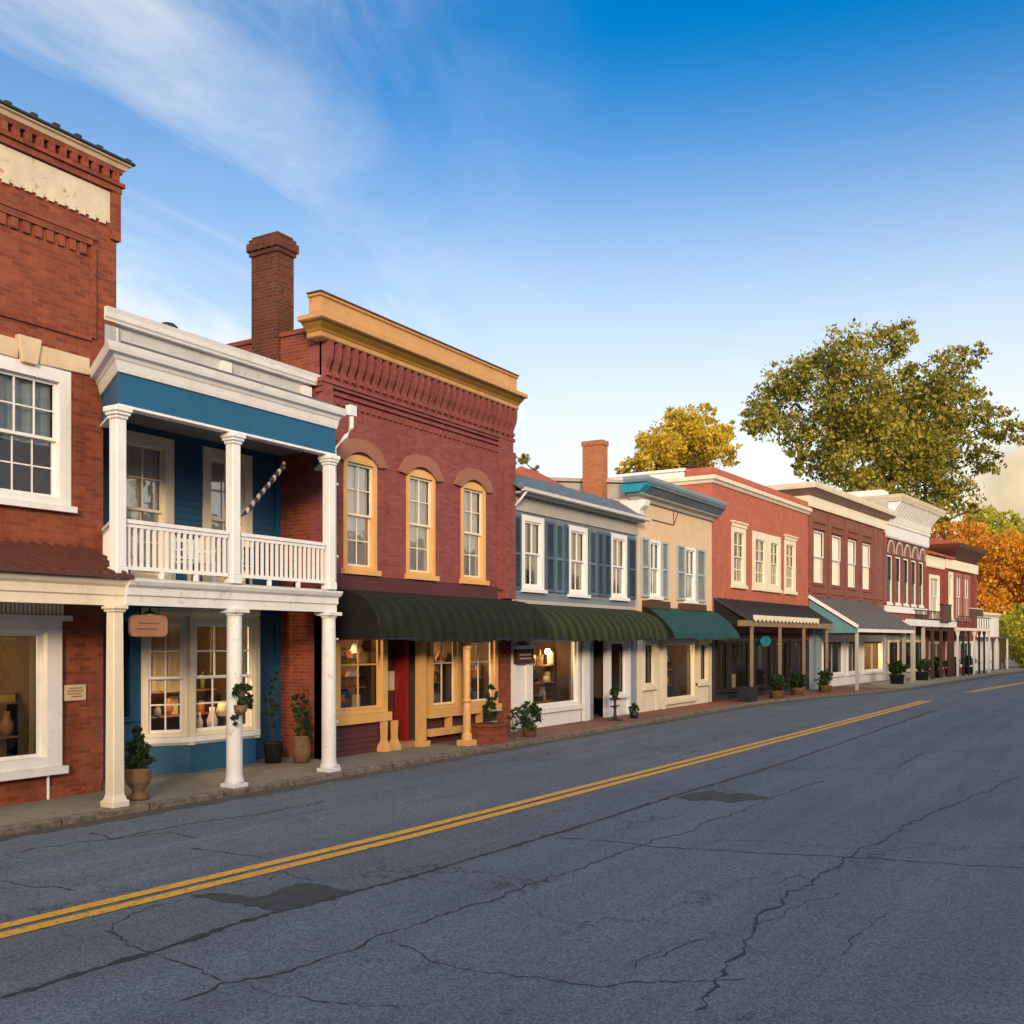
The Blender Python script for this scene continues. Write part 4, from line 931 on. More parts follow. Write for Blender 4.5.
# ================================================================== 6  bright red brick shop with the shingled canopy
B = building('red_brick_shop', 'bright red brick shop with cream band and windows and a dark shingled canopy', 39.70, 14.5, R(-2), 0)
o = B.o; L6 = 12.83
wins = [(2.12, 3.79, 4.95, 7.45), (4.66, 6.60, 4.95, 7.45), (6.72, 8.45, 4.95, 7.45), (9.04, 10.71, 4.95, 7.45)]
w = B.mb(); w.front(0, L6, 2.6, 9.0, [hole(*q, .2) for q in wins]); w.shell(0, L6, 10, 0, 9.0); w.build('wall', 'brick_red', o, recalc=False)
for i, q in enumerate(wins): window(B, *q, trim='cream', sash='cream', cas=.24 if i in (0, 3) else .34, proud=.04, rec=.05, cols=2, rows=4, sill=.14, curtain='curtain_warm', half=True, depth=.7, head=.14 if i in (0, 3) else 0, mun=.05)
m = B.mb(); m.sweep([(-.2, 8.98), (.06, 8.98), (.12, 9.08), (.20, 9.12), (.22, 9.27), (-.2, 9.27)], [(0, 7), (0, 0), (L6, 0)]); m.build('cornice', 'cream', o)
m = B.mb(); m.sweep([(-.3, 9.272), (.14, 9.272), (.16, 9.36), (.06, 9.42), (.04, 9.62), (-.3, 9.66)], [(0, 1.1), (0, 0), (L6, 0), (L6, 2)]); pa = m.build('parapet', 'brick_red', o)
m = B.mb(); m.box(-.03, .3, 1.2, 9.5, 9.272, 9.55); m.box(-.12, .35, 1.15, 9.6, 9.552, 9.66)
y = 1.3
while y < 9: m.box(-.12, .0, y, y + .12, 9.1, 9.268); y += .32
m.build('side_coping', 'white', pa)
B.mb().box(.05, L6 - .05, .3, 9.9, 8.7, 8.8).build('roof', 'tar', o)
m = B.mb(); yc = -1.34
m.add([(.15, -.01, 4.32), (12.75, -.01, 4.32), (12.45, yc, 3.48), (.45, yc, 3.48), (.15, -.01, 4.25), (12.75, -.01, 4.25), (12.45, yc, 3.41), (.45, yc, 3.41)], [(0, 1, 2, 3), (7, 6, 5, 4), (0, 4, 5, 1), (1, 5, 6, 2), (2, 6, 7, 3), (3, 7, 4, 0)])
ca = m.build('canopy_roof', 'shingle', o)
m = B.mb(); x = .5
while x < 12.3: m.bar((x, -.06, 4.33), (x, yc + .02, 3.50), .05, .03); x += .42
m.build('battens', 'black', ca)
m = B.mb(); x = 1.0
while x < 9.6:
    n = 6; pts = [(x, 3.62), (x + .46, 3.62)] + [(x + .46 - .46 * k / n, 3.46 - .10 * math.sin(math.pi * k / n)) for k in range(n + 1)]; m.py(pts, yc - .06, yc - .03); x += .5
m.build('valance', 'cream', ca)
m = B.mb(); m.box(.4, 12.5, yc + .02, yc + .16, 3.16, 3.40); m.box(.4, .54, yc + .161, -.02, 3.16, 3.40); m.build('canopy_beam', 'tan', o)
B.mb().add([(.16, -.02, 4.22), (.16, -.02, 3.16), (.46, yc + .17, 3.16), (.46, yc + .17, 3.38)], [(0, 1, 2, 3)]).build('canopy_end', 'awning_cap', ca)
for x in (1.15, 4.66, 8.05, 11.75): B.mb().box(x - .055, x + .055, yc + .03, yc + .14, .1, 3.159).build('canopy_post', 'tan', o)
m = B.mb(); m.box(0, .4, 0, .2, .1, 2.6); m.box(12.4, L6, 0, .2, .1, 2.6); m.box(.4, 12.4, 0, .2, .1, .45); m.box(.4, 12.4, -.02, .2, 2.62, 2.9); m.build('shopfront', 'shingle', o)
for i, (a, b) in enumerate(((.5, 1.85), (2.0, 4.4), (4.9, 7.3), (7.7, 9.6), (9.9, 12.3))):
    window(B, a, b, .47, 2.6, trim='black', sash='black', cas=.09, proud=.04, rec=.05, cols=1, rows=1, split=False, sill=.06, pane='glass_shop', room='interior_dark', depth=2, name='shop_window')

# ================================================================== 7  dark brick building with blinds
B = building('dark_brick_building', 'dark brick building with four white window blinds over a grey metal canopy', 52.52, 14.05, R(-4), 0)
o = B.o; L7 = 14.12
wins = [(.80, 2.50, 5.55, 8.35), (3.75, 5.38, 5.55, 8.35), (6.55, 8.15, 5.55, 8.35), (9.35, 10.95, 5.55, 8.35)]
w = B.mb(); w.front(0, L7, 2.4, 9.7, [hole(*q, .1) for q in wins], 0, .25); w.shell(0, L7, 8, 0, 9.7); w.build('wall', 'brick_dark', o, recalc=False)
for q in wins:
    window(B, *q, trim='brick_dark', sash='white', cas=.08, proud=-.02, rec=.05, cols=1, rows=2, sill=.12, sillmat='brick_dark', curtain='blind', depth=.4, pane='glass_clear')
    m = B.mb(); a, b = q[0], q[1]
    m.box(a - .12, b + .12, -.10, .05, 8.36, 8.50); x = a - .1
    while x < b: m.box(x, x + .12, -.07, .05, 8.51, 8.68); x += .24
    m.box(a - .15, b + .15, -.13, .05, 8.69, 8.82); m.build('brick_hood', 'brick_dark', o)
each(B, 'pilaster', 'brick_dark', [(x, x + .42, -.09, .05, 4.9, 9.3) for x in (.0, 3.0, 5.85, 8.65, 11.5, 13.7)])
each(B, 'string_course', 'brick_dark', [(0, L7, -.06, .05, 5.05, 5.25)])
CP = [(-.03, 8), (-.03, 0), (L7, 0), (L7, 3)]
m = B.mb(); m.sweep([(-.2, 9.42), (.12, 9.42), (.14, 9.55), (.14, 9.98), (-.2, 9.98)], CP); co = m.build('cornice', 'cream', o)
m = B.mb(); m.sweep([(-.2, 9.982), (.20, 9.982), (.34, 10.12), (.55, 10.28), (-.2, 10.28)], CP); m.build('cove', 'tan', co)
m = B.mb(); m.sweep([(-.2, 10.282), (.60, 10.282), (.64, 10.40), (.68, 10.56), (-.2, 10.62)], CP); m.build('corona', 'cream', co)
B.mb().box(.05, L7 - .05, .3, 7.9, 9.5, 9.6).build('roof', 'tar', o)
yc = -2.5
m = B.mb(); m.px([(-.01, 4.85), (yc, 3.28), (yc, 3.20), (-.01, 4.77)], .05, 11.2); ca = m.build('canopy_roof', 'roof_grey', o)
m = B.mb(); x = .1
while x < 11.2: m.bar((x, -.05, 4.86), (x, yc + .02, 3.30), .04, .06); x += .62
m.build('standing_seams', 'roof_grey', ca)
m = B.mb(); m.bar((.0, -.02, 4.84), (.0, yc - .02, 3.26), .06, .16); m.build('barge_board', 'white', ca)
m = B.mb(); m.px([(-.02, 4.74), (yc + .05, 3.19), (yc + .05, 2.95), (-.02, 2.95)], .10, .16); m.build('gable_panel', 'teal_dull', ca)
m = B.mb(); m.box(.2, 11.1, yc + .05, yc + .2, 3.0, 3.19); m.build('canopy_beam', 'white', o)
for x in (.25, 11.0): B.mb().box(x - .07, x + .07, yc + .05, yc + .19, .1, 2.999).build('canopy_post', 'pale_grey', o)
m = B.mb(); m.front(0, L7, 0, 2.9, [hole(2.0, 5.6, .7, 2.7, .15), hole(6.3, 8.6, .7, 2.7, .15), hole(9.3, 13.4, .7, 2.7, .15)], -.04); m.build('shopfront', 'white', o, recalc=False)
m = B.mb(); m.box(0, 1.2, -.3, -.041, .1, 3.5); m.build('end_pier', 'steel_blue', o)
for a, b, rm in ((2.0, 5.6, 'interior_dark'), (6.3, 8.6, 'interior_dark'), (9.3, 13.4, 'interior_light')):
    window(B, a, b, .7, 2.7, trim='white', sash='white', cas=.15, proud=.05, rec=.06, cols=2, rows=1, split=False, sill=.1, pane='glass_shop', room=rm, depth=2, name='shop_window', y=-.04)

# ================================================================== 8  ornate white-fronted building
B = building('ornate_building', 'ornate building with a big white bracketed cornice and narrow white arched windows', 66.64, 13.06, R(-5), 0)
o = B.o; L8 = 9.45
wins = [(-.1 + .28 + i * 1.86, 1.32 + i * 1.86, 4.95, 7.95) for i in range(5)]
w = B.mb(); w.front(0, L8, 2.6, 9.6, [hole(*q, .1) for q in wins]); w.shell(0, L8, 9, 0, 9.6); w.build('wall', 'brick_dark', o, recalc=False)
for q in wins:
    window(B, *q, trim='white_worn', sash='black', cas=.10, proud=.02, rec=.04, cols=1, rows=2, sill=.15, depth=.6, mun=.06, pane='glass_shop')
    c = (q[0] + q[1]) / 2; n = 10
    pts = [(c + .70 * math.cos(math.pi * k / n), 8.0 + .75 * math.sin(math.pi * k / n)) for k in range(n + 1)]
    h = B.mb().py(pts, -.12, .0).build('arched_hood', 'brick_dark', o)
    pts2 = [(c + .78 * math.cos(math.pi * k / n), 8.05 + .86 * math.sin(math.pi * k / n)) for k in range(n + 1)] + [(c + .66 * math.cos(math.pi * k / n), 8.05 + .72 * math.sin(math.pi * k / n)) for k in range(n, -1, -1)]
    B.mb().py(pts2, -.18, -.121).build('hood_moulding', 'pale_grey', h)
each(B, 'pilaster', 'brick_dark', [(i * 1.86 - .12 if i else 0, i * 1.86 + .10, -.07, .05, 4.6, 9.15) for i in range(6)])
CP = [(-.02, 7), (-.02, 0), (L8, 0), (L8, 3)]
m = B.mb(); m.sweep([(-.2, 9.0), (.16, 9.0), (.22, 9.1), (.22, 9.75), (.30, 9.8), (.30, 9.95), (-.2, 9.95)], CP); co = m.build('cornice', 'white_worn', o)
m = B.mb(); m.sweep([(-.2, 9.952), (.18, 9.952), (.18, 11.2), (-.2, 11.2)], CP); m.build('frieze', 'pale_grey', co)
m = B.mb()
x = .0
while x < L8:
    m.px([(-.18, 9.97), (-.32, 10.0), (-.40, 10.4), (-.80, 10.9), (-1.0, 11.19), (-.18, 11.19)], x, x + .2)
    m.box(x + .25, x + .55, -.26, -.17, 10.15, 10.4); m.box(x + .25, x + .55, -.30, -.17, 10.6, 10.85); x += .62
m.build('brackets', 'white_worn', co)
m = B.mb(); m.sweep([(-.2, 11.202), (1.0, 11.202), (1.04, 11.32), (1.10, 11.45), (1.14, 11.62), (-.2, 11.75)], [(.9, 7), (.9, 0), (L8, 0), (L8, 3)]); m.build('corona', 'whitewash', co)
m = B.mb(); m.box(-.05, 1.4, .2, 5.5, 9.96, 12.0); m.build('end_block', 'white', co)
B.mb().box(.05, L8, .3, 8.9, 9.2, 9.3).build('roof', 'tar', o)
yc = -2.0
m = B.mb(); m.box(-2.9, L8, yc, -.02, 3.55, 3.75); m.box(-2.9, L8, yc - .08, yc - .002, 3.45, 3.85); pr = m.build('porch_roof', 'white_worn', o)
m = B.mb(); m.box(-.2, L8, -.16, .0, 4.35, 4.75); m.build('string_course', 'white_worn', o)
for x in (-2.7, -.6, 1.6, 3.8, 6.0, 8.2, 9.2): B.mb().box(x - .09, x + .09, yc + .05, yc + .23, .1, 3.449).build('porch_post', 'pale_grey' if x < 3 else 'dark_wood', o)
m = B.mb()
for x0 in (-.5, 1.7, 3.9, 6.1):
    for k in range(7): m.box(x0 + .2 + k * .28, x0 + .24 + k * .28, yc + .1, yc + .14, 3.86, 4.4)
m.box(-.6, 8.3, yc + .08, yc + .16, 4.401, 4.47); m.build('balcony_railing', 'iron', o)
m = B.mb(); m.front(0, L8, 0, 2.9, [hole(.5, 2.8, .6, 2.6, .15), hole(4.2, 8.8, .6, 2.6, .15)], -.03); m.build('shopfront', 'pale_grey', o, recalc=False)
for a, b, rm in ((.5, 2.8, 'interior_light'), (4.2, 8.8, 'interior_dark')):
    window(B, a, b, .6, 2.6, trim='cream', sash='black', cas=.15, proud=.05, rec=.06, cols=4, rows=1, split=False, sill=.1, pane='glass_shop', room=rm, depth=2, name='shop_window', y=-.03, mun=.08)
m = B.mb(); m.box(3.0, 4.0, -.08, -.031, .1, 2.5); m.build('door', 'dark_wood', o)

# ================================================================== 9  far red-brown building with the bracketed tower roof
B = building('far_brick_building', 'dark red brick building far down the row with an orange red roof and iron gallery', 76.1, 12.24, R(-6), 0)
o = B.o; L9 = 14.3
wins = [(.95, 3.55, 4.25, 7.25), (6.0, 7.35, 4.2, 7.7), (8.0, 9.9, 4.2, 7.7), (10.5, 12.4, 4.2, 7.7)]
w = B.mb(); w.front(0, L9, 2.6, 8.7, [hole(*q, .2) for q in wins]); w.shell(0, L9, 9, 0, 8.7); w.build('wall', 'brick_far', o, recalc=False)
for i, q in enumerate(wins): window(B, *q, trim='cream' if i < 2 else 'terracotta', sash='white', cas=.25, proud=.06, rec=.08, cols=2, rows=2, sill=.15, curtain='blind' if i == 0 else 'curtain', depth=.6, mun=.08)
each(B, 'pilaster', 'brick_far', [(4.63, 5.6, -.14, .05, 2.6, 8.7), (13.5, L9 + .02, -.14, .05, 2.6, 8.7)])
m = B.mb(); m.sweep([(-.2, 7.75), (.10, 7.75), (.14, 7.85), (.16, 8.55), (-.2, 8.55)], [(0, 0), (4.6, 0)]); m.sweep([(-.2, 7.9), (.2, 7.9), (.22, 8.6), (-.2, 8.6)], [(4.7, 0), (L9, 0), (L9, 3)]); co = m.build('cornice', 'cream', o)
m = B.mb(); m.px([(-.45, 8.62), (-.45, 8.72), (2.5, 9.75), (6, 9.75), (6, 8.62)], -.05, 6.3); m.build('roof', 'roof_red', o)
m = B.mb(); m.sweep([(-.2, 8.602), (.15, 8.602), (.3, 8.9), (.8, 9.5), (.9, 9.8), (-.2, 9.8)], [(7.0, 4), (7.0, 0), (L9 - .6, 0), (L9 - .6, 4)]); m.build('tower_cornice', 'roof_brown', co)
m = B.mb(); m.add([(6.1, -.9, 9.8), (L9 + .3, -.9, 9.8), (L9 + .3, 5, 9.8), (6.1, 5, 9.8), (8.5, 1.5, 10.5), (11.5, 1.5, 10.5)], [(0, 1, 5, 4), (1, 2, 5), (2, 3, 4, 5), (3, 0, 4), (3, 2, 1, 0)]); m.build('tower_roof', 'roof_red', o)
yc = -2.2
m = B.mb(); m.box(-.1, 9.7, yc, -.02, 3.25, 3.45); m.build('gallery_floor', 'cream', o)
m = B.mb(); m.box(-.1, 9.7, yc, yc + .06, 4.2, 4.28); x = 0.0
while x < 9.7: m.box(x, x + .05, yc + .01, yc + .05, 3.451, 4.199); x += .75
m.build('gallery_railing', 'iron', o)
for i in range(7):
    x = .1 + i * 1.55; m = B.mb(); m.box(x - .06, x + .06, yc + .03, yc + .15, .1, 3.249); m.bar((x + .06, yc + .09, 2.7), (x + .5, yc + .09, 3.2), .05, .06); m.bar((x - .06, yc + .09, 2.7), (x - .5, yc + .09, 3.2), .05, .06); m.build('gallery_post', 'iron' if i % 3 else 'white_worn', o)
m = B.mb(); m.front(0, L9, 0, 2.8, [hole(.8, 4.0, .6, 2.5, .15), hole(5.2, 8.2, .2, 2.5, .15), hole(9.2, 13.4, .6, 2.5, .15)], -.03); m.build('shopfront', 'brick_far', o, recalc=False)
for a, b, zz, rm in ((.8, 4.0, .6, 'interior_light'), (5.2, 8.2, .2, 'interior_dark'), (9.2, 13.4, .6, 'interior')):
    window(B, a, b, zz, 2.5, trim='white', sash='white', cas=.15, proud=.05, rec=.06, cols=3, rows=1, split=False, sill=.1, pane='glass_shop', room=rm, depth=2, name='shop_window', y=-.03, mun=.08)

# ================================================================== 10  small white building at the end of the row
B = building('white_shop', 'small flat white building with a dark railed veranda at the far end of the row', 90.42, 10.73, R(-6), 0)
o = B.o; L10 = 8.6
wins = [(.8, 1.9, .9, 2.6), (3.0, 4.1, .3, 2.6), (5.2, 6.3, .9, 2.6)]
w = B.mb(); w.front(0, L10, 0, 4.7, [hole(*q, .12) for q in wins]); w.shell(0, L10, 8, 0, 4.7); w.build('wall', 'white', o, recalc=False)
for q in wins: window(B, *q, trim='white', sash='white', cas=.12, proud=.05, rec=.08, cols=2, rows=2, sill=.1, depth=1, mun=.05)
m = B.mb(); m.sweep([(-.2, 4.55), (.1, 4.6), (.22, 4.75), (.22, 4.9), (-.2, 4.95)], [(0, 5), (0, 0), (L10, 0), (L10, 5)]); m.build('cornice', 'cream', o)
B.mb().box(.05, L10 - .05, .1, 7.9, 4.5, 4.6).build('roof', 'tar', o)
m = B.mb(); m.box(-.1, L10, -.8, -.02, 2.75, 2.85); m.build('veranda_roof', 'roof_grey', o)
for i in range(7): x = .1 + i * 1.38; B.mb().box(x - .08, x + .08, -.77, -.65, .1, 2.749).build('veranda_post', 'dark_wood' if i % 3 else 'white_worn', o)

# ------------------------------------------------------------------ the other side of the street (behind the camera; seen in the window glass)
for lab, u0, u1, h, mt in (('long dark brick building across the street behind the camera', -62, -22, 8.6, 'brick_dark'), ('red brick building across the street behind the camera', -21.9, 6, 8.2, 'brick_red'),
                           ('beige stucco building across the street', 6.1, 30, 7.8, 'stucco'), ('maroon brick building across the street', 30.1, 62, 8.6, 'brick_maroon'), ('pale brick building across the street, farthest of its row', 62.1, 98, 7.6, 'brick_orange')):
    B = building('brick_building' if mt != 'stucco' else 'stucco_building', lab, u1, -8.5, math.pi, 0); o = B.o; L = u1 - u0; n = int(L / 4)
    wins = [(L * (i + .5) / n - .6, L * (i + .5) / n + .6, 4.6, 6.6) for i in range(n)] + [(L * (i + .5) / n - 1.4, L * (i + .5) / n + 1.4, .7, 3.0) for i in range(n)]
    w = B.mb(); w.front(0, L, 0, h, wins); w.shell(0, L, 9, 0, h); w.build('wall', mt, o, recalc=False)
    m = B.mb(); m.sweep([(-.2, h - .5), (.2, h - .45), (.45, h), (-.2, h + .1)], [(0, 0), (L, 0)]); m.build('cornice', 'cream', o)
    m = B.mb(); m.box(0, L, .25, .3, .1, h - .3); m.build('rooms', 'interior_dark', o); B.mb().box(0, L, .3, 9, h - .4, h - .3).build('roof', 'tar', o)
m = MB(); m.quad((-60, -14, .1), (100, -14, .1), (100, -4.5, .1), (-60, -4.5, .1)); m.quad((-60, -4.5, -.02), (100, -4.5, -.02), (100, -4.5, .1), (-60, -4.5, .1)); struct(m.build('pavement', 'concrete', recalc=False))
# ------------------------------------------------------------------ trees
def tree(name, label, base, blobs, n, leaf, mat, trunk_r, rnd, group=None, limbs=True, trunk_top=None, shell=.4):
    t = thing(name, label, 'tree', base, 0, group); b = Vector(base)
    cx = sum((Vector(q[0]) * q[1][0] for q in blobs), Vector()) / sum(q[1][0] for q in blobs)
    top = trunk_top or (cx.z - b.z) * .75
    m = MB(); pts = [(0, 0, -.3)]
    for k in range(1, 7): f = k / 6; pts.append(((cx.x - b.x) * f * .6 + rnd.gauss(0, .15), (cx.y - b.y) * f * .6 + rnd.gauss(0, .15), top * f))
    m.tube(pts, trunk_r * 1.2, trunk_r * .45, 10)
    if limbs:
        nodes = [(Vector(q), trunk_r * .6) for q in pts[3:]]
        for c, rr in sorted(blobs, key=lambda q: (Vector(q[0]) - b - Vector(pts[5])).length):
            e = Vector(c) - b
            s, sr = min(nodes, key=lambda q: (q[0] - e).length + (3 if q[0].z > e.z else 0))
            mid = s.lerp(e, .5) + Vector((rnd.gauss(0, .25), rnd.gauss(0, .25), -.08 * (e - s).length)); r1 = max(.03, sr * .55)
            m.tube([tuple(s), tuple(s.lerp(mid, .5) + Vector((0, 0, -.05))), tuple(mid), tuple(mid.lerp(e, .5) + Vector((0, 0, .1))), tuple(e)], sr * .75, r1, 7)
            nodes += [(mid, sr * .65), (e, r1)]
            for _ in range(4):
                d = Vector((rnd.gauss(0, 1), rnd.gauss(0, 1), rnd.gauss(.2, .8))).normalized(); q = e + Vector((d.x * rr[0], d.y * rr[1], d.z * rr[2])) * .85
                m.tube([tuple(e), tuple(e.lerp(q, .5) + Vector((rnd.gauss(0, .15), 0, .15))), tuple(q)], r1 * .7, .012, 5)
    m.build('trunk', 'bark', t, smooth=True)
    c = MB(); foliage(c, [(tuple(Vector(q[0]) - b), q[1]) for q in blobs], n, leaf, rnd, shell); c.build('crown', mat, t, recalc=False)
    return t
def crown_at(depth, spots, rnd, deep=.8):
    res = []
    for px, py, r in spots:
        d = depth + rnd.uniform(-1, 1) * depth * .06; k = d / FPX; p = at_depth(px, py, d)
        res.append((tuple(p), (r * k, r * k * deep, r * k * .82)))
    return res
rnd = random.Random(21)
oak = crown_at(90, [(848, 352, 32), (885, 345, 26), (905, 338, 18), (815, 378, 34), (862, 392, 42), (780, 400, 32), (752, 420, 18), (835, 428, 40), (795, 432, 24), (880, 440, 42), (845, 470, 26), (890, 478, 32),
                    (948, 372, 28), (972, 355, 16), (925, 400, 30), (962, 408, 34), (995, 425, 24), (1020, 432, 16), (945, 445, 36), (985, 458, 20), (925, 485, 34), (955, 492, 26), (935, 515, 20), (970, 512, 12), (910, 508, 16), (1045, 425, 20), (905, 405, 38), (898, 440, 40), (865, 490, 30), (825, 468, 26), (912, 372, 16), (860, 430, 40), (800, 462, 18), (880, 515, 26), (925, 450, 36), (790, 380, 22), (765, 420, 24)], rnd)
ob = at_depth(884, 640, 91); tree('oak_tree', 'huge spreading oak with dark olive leaves towering over the far rooftops', (ob.x, ob.y + .5, -.05), oak, 56000, .36, 'leaf_oak', .75, rnd, trunk_top=17, shell=.3)
yel = crown_at(74, [(690, 428, 24), (662, 448, 26), (712, 442, 22), (640, 462, 14), (690, 462, 30), (730, 455, 14), (660, 475, 24), (620, 474, 9), (675, 420, 14), (648, 445, 16), (632, 468, 14), (705, 415, 12), (725, 432, 14), (690, 450, 34)], rnd)
yb = at_depth(690, 640, 75); tree('yellow_tree', 'yellow green autumn tree rising behind the roofs beside the oak', (yb.x, yb.y, -.05), yel, 19000, .28, 'leaf_yellow', .35, rnd, trunk_top=12, shell=.3)
thn = crown_at(80, [(525, 462, 9), (512, 458, 6), (536, 470, 6)], rnd)
tb = at_depth(522, 640, 81); tree('bare_tree', 'sparse half-bare treetop just right of the ochre cornice', (tb.x, tb.y, -.05), thn, 500, .26, 'leaf_oak', .2, rnd, trunk_top=14)
org = crown_at(112, [(965, 540, 26), (1000, 560, 32), (970, 575, 30), (1015, 590, 32), (985, 605, 30), (1035, 560, 30), (940, 530, 16), (1045, 600, 32)], rnd)
qb = at_depth(1000, 640, 113); tree('orange_tree', 'glowing orange autumn tree behind the last buildings of the row', (qb.x, qb.y, -.05), org, 26000, .42, 'leaf_orange', .4, rnd, trunk_top=8)
lt = crown_at(128, [(985, 525, 22), (1012, 545, 24), (1040, 540, 28), (1010, 520, 10)], rnd)
lb = at_depth(1015, 640, 130); tree('lime_tree', 'yellow lime coloured tree standing above and behind the orange one', (lb.x, lb.y, -.05), lt, 12000, .45, 'leaf_lime', .4, rnd, trunk_top=11)
gb = crown_at(93, [(1010, 630, 18), (1028, 622, 22), (1003, 645, 13), (1022, 648, 18), (1048, 635, 26), (1040, 655, 20)], rnd)
bb = at_depth(1022, 640, 94); tree('green_tree', 'round bright green small tree at the far right end of the street', (bb.x, bb.y, -.05), gb, 12000, .32, 'leaf_lime', .22, rnd, trunk_top=2.2)
bk = crown_at(150, [(1000, 610, 30), (1040, 605, 34), (1075, 600, 36), (980, 630, 20), (1025, 640, 24), (1060, 640, 28)], rnd)
b2_ = at_depth(1035, 640, 151); tree('dark_tree', 'dark green trees closing the view behind the small green tree', (b2_.x, b2_.y, -.05), bk, 9000, .6, 'leaf_oak', .4, rnd, trunk_top=6)

# ------------------------------------------------------------------ signs
G1 = (0, 14.6, 0)
t = thing('wall_plaque', 'small cream wall plaque on the brick pier beside the near shop window', 'plaque', (10.50, 14.595, 1.75))
m = MB(); m.box(-.20, .20, -.04, 0, -.13, .13); m.build('board', 'stone', t, bevel=.01)
m = MB()
for i, (a, b) in enumerate(((-.12, .12), (-.15, .15), (-.15, .10), (-.08, .12))): m.box(a, b, -.043, -.041, .065 - i * .045, .085 - i * .045)
m.build('lettering', 'wood', t)
t = thing('hanging_sign', 'rounded wooden signboard hanging under the white porch beam', 'sign', (10.80, 13.18, 3.12))
m = MB(); pts = []
for cx, cz, a0 in ((.27, -.22, 0), (-.27, -.22, 90), (-.27, -.38, 180), (.27, -.38, 270)):
    for k in range(5): a = R(a0 + k * 22.5); pts.append((cx + .09 * math.cos(a), cz + .09 * math.sin(a)))
m.py(pts, -.03, .03); m.build('board', 'wood', t, bevel=.008)
m = MB(); m.tube([(-.2, 0, -.14), (-.2, 0, .02)], .008, n=6); m.tube([(.2, 0, -.14), (.2, 0, .02)], .008, n=6); m.box(-.3, .3, -.02, .02, -.01, .02); m.build('bracket', 'iron', t)
m = MB()
for i, (a, b) in enumerate(((-.2, .2), (-.24, .16))): m.box(a, b, -.034, -.031, -.27 - i * .09, -.245 - i * .09)
m.build('lettering', 'clay', t)
t = thing('porch_lantern', 'small black lantern hung beside the wooden signboard', 'lantern', (11.05, 13.45, 3.12))
m = MB(); m.lathe(0, 0, [(.015, 0), (.015, -.05), (.09, -.08), (.10, -.10)][::-1], 10); m.build('cap', 'iron', t); MB().lathe(0, 0, [(.05, -.22), (.075, -.18), (.075, -.11), (.06, -.10)], 10).build('globe', 'white', t)
t = thing('shop_sign', 'dark signboard with a white cap fixed beside the grey shop window', 'sign', (24.42, 14.36, 1.95))
m = MB(); m.box(-.46, .46, -.05, .05, 0, .40); m.build('board', 'dark_wood', t); MB().box(-.52, .52, -.09, .05, .401, .50).build('cap', 'white', t)
m = MB(); m.box(-.34, .30, -.056, -.052, .22, .27); m.box(-.30, .34, -.056, -.052, .12, .16); m.build('lettering', 'pale_grey', t)
t = thing('window_card', 'pale square notice card in the dark doorway of the maroon shop', 'notice', (19.05, 14.855, 1.42)); MB().box(-.20, .20, -.02, 0, 0, .45).build('card', 'card', t)
B6 = Vector((39.70, 14.5, 0))
def on6(x, y): a = R(-2); return (B6.x + x * math.cos(a) - y * math.sin(a), B6.y + x * math.sin(a) + y * math.cos(a))
q = on6(6.0, -.14); t = thing('neon_sign', 'oval glowing teal sign in the dark window under the shingled canopy', 'sign', (q[0], q[1], 2.55), R(-2))
n = 20; MB().py([(.62 * math.cos(2 * math.pi * k / n), .24 * math.sin(2 * math.pi * k / n)) for k in range(n)], -.03, .03).build('panel', 'neon', t)
m = MB(); x = -.36
for wd in (.14, .10, .16, .12): m.box(x, x + wd, -.036, -.031, -.07, .07); x += wd + .05
m.build('lettering', 'teal', t)
t = thing('shop_sign', 'dark square sign hung on the white porch of the ornate building', 'sign', (72.3, 10.35, 3.62), R(-5)); MB().box(-1.15, 1.15, -.08, .08, .15, 1.25).build('board', 'dark_wood', t); MB().box(-1.25, 1.25, -.1, .1, 1.251, 1.33).build('frame', 'black', t)
t = thing('shop_sign', 'long dark signboard on the iron gallery of the far brick building', 'sign', (80.4, 9.50, 3.46), R(-6)); MB().box(-1.9, 1.9, -.08, .0, .85, 1.35).build('board', 'dark_wood', t); MB().box(-2.0, 2.0, -.1, .0, 1.351, 1.42).build('cap', 'stone', t)
# furled striped flag on the balcony column
t = thing('flag', 'furled striped flag on a slanted pole fixed to the balcony column', 'flag', (12.62, 13.02, 4.72))
E0, E1 = Vector((0, 0, 0)), Vector((1.28, .25, 1.10))
MB().tube([tuple(E0), tuple(E1)], .016, n=8).build('pole', 'iron', t); MB().lathe(E1.x, E1.y, [(.015, E1.z - .02), (.035, E1.z + .01), (.01, E1.z + .05)], 8).build('finial', 'ochre', t)
M['flag'] = stripes('flag', (.03, .025, .035), (.38, .33, .33), .16, .6)
m = MB(); rnd = random.Random(4); n = 22
pts = [E0.lerp(E1, .06 + .9 * k / n) + Vector((0, -.01, -.02)) for k in range(n + 1)]
vs = []
for k, p in enumerate(pts):
    r = .026 + .020 * abs(math.sin(k * .9)) + .01 * rnd.random()
    for i in range(8): a = 2 * math.pi * i / 8; vs.append((p.x - r * .7 * math.cos(a), p.y + r * math.sin(a), p.z + r * math.cos(a) * .75))
m.add(vs, [(k * 8 + i, k * 8 + (i + 1) % 8, k * 8 + 8 + (i + 1) % 8, k * 8 + 8 + i) for k in range(n) for i in range(8)]); m.build('cloth', 'flag', t, smooth=True)
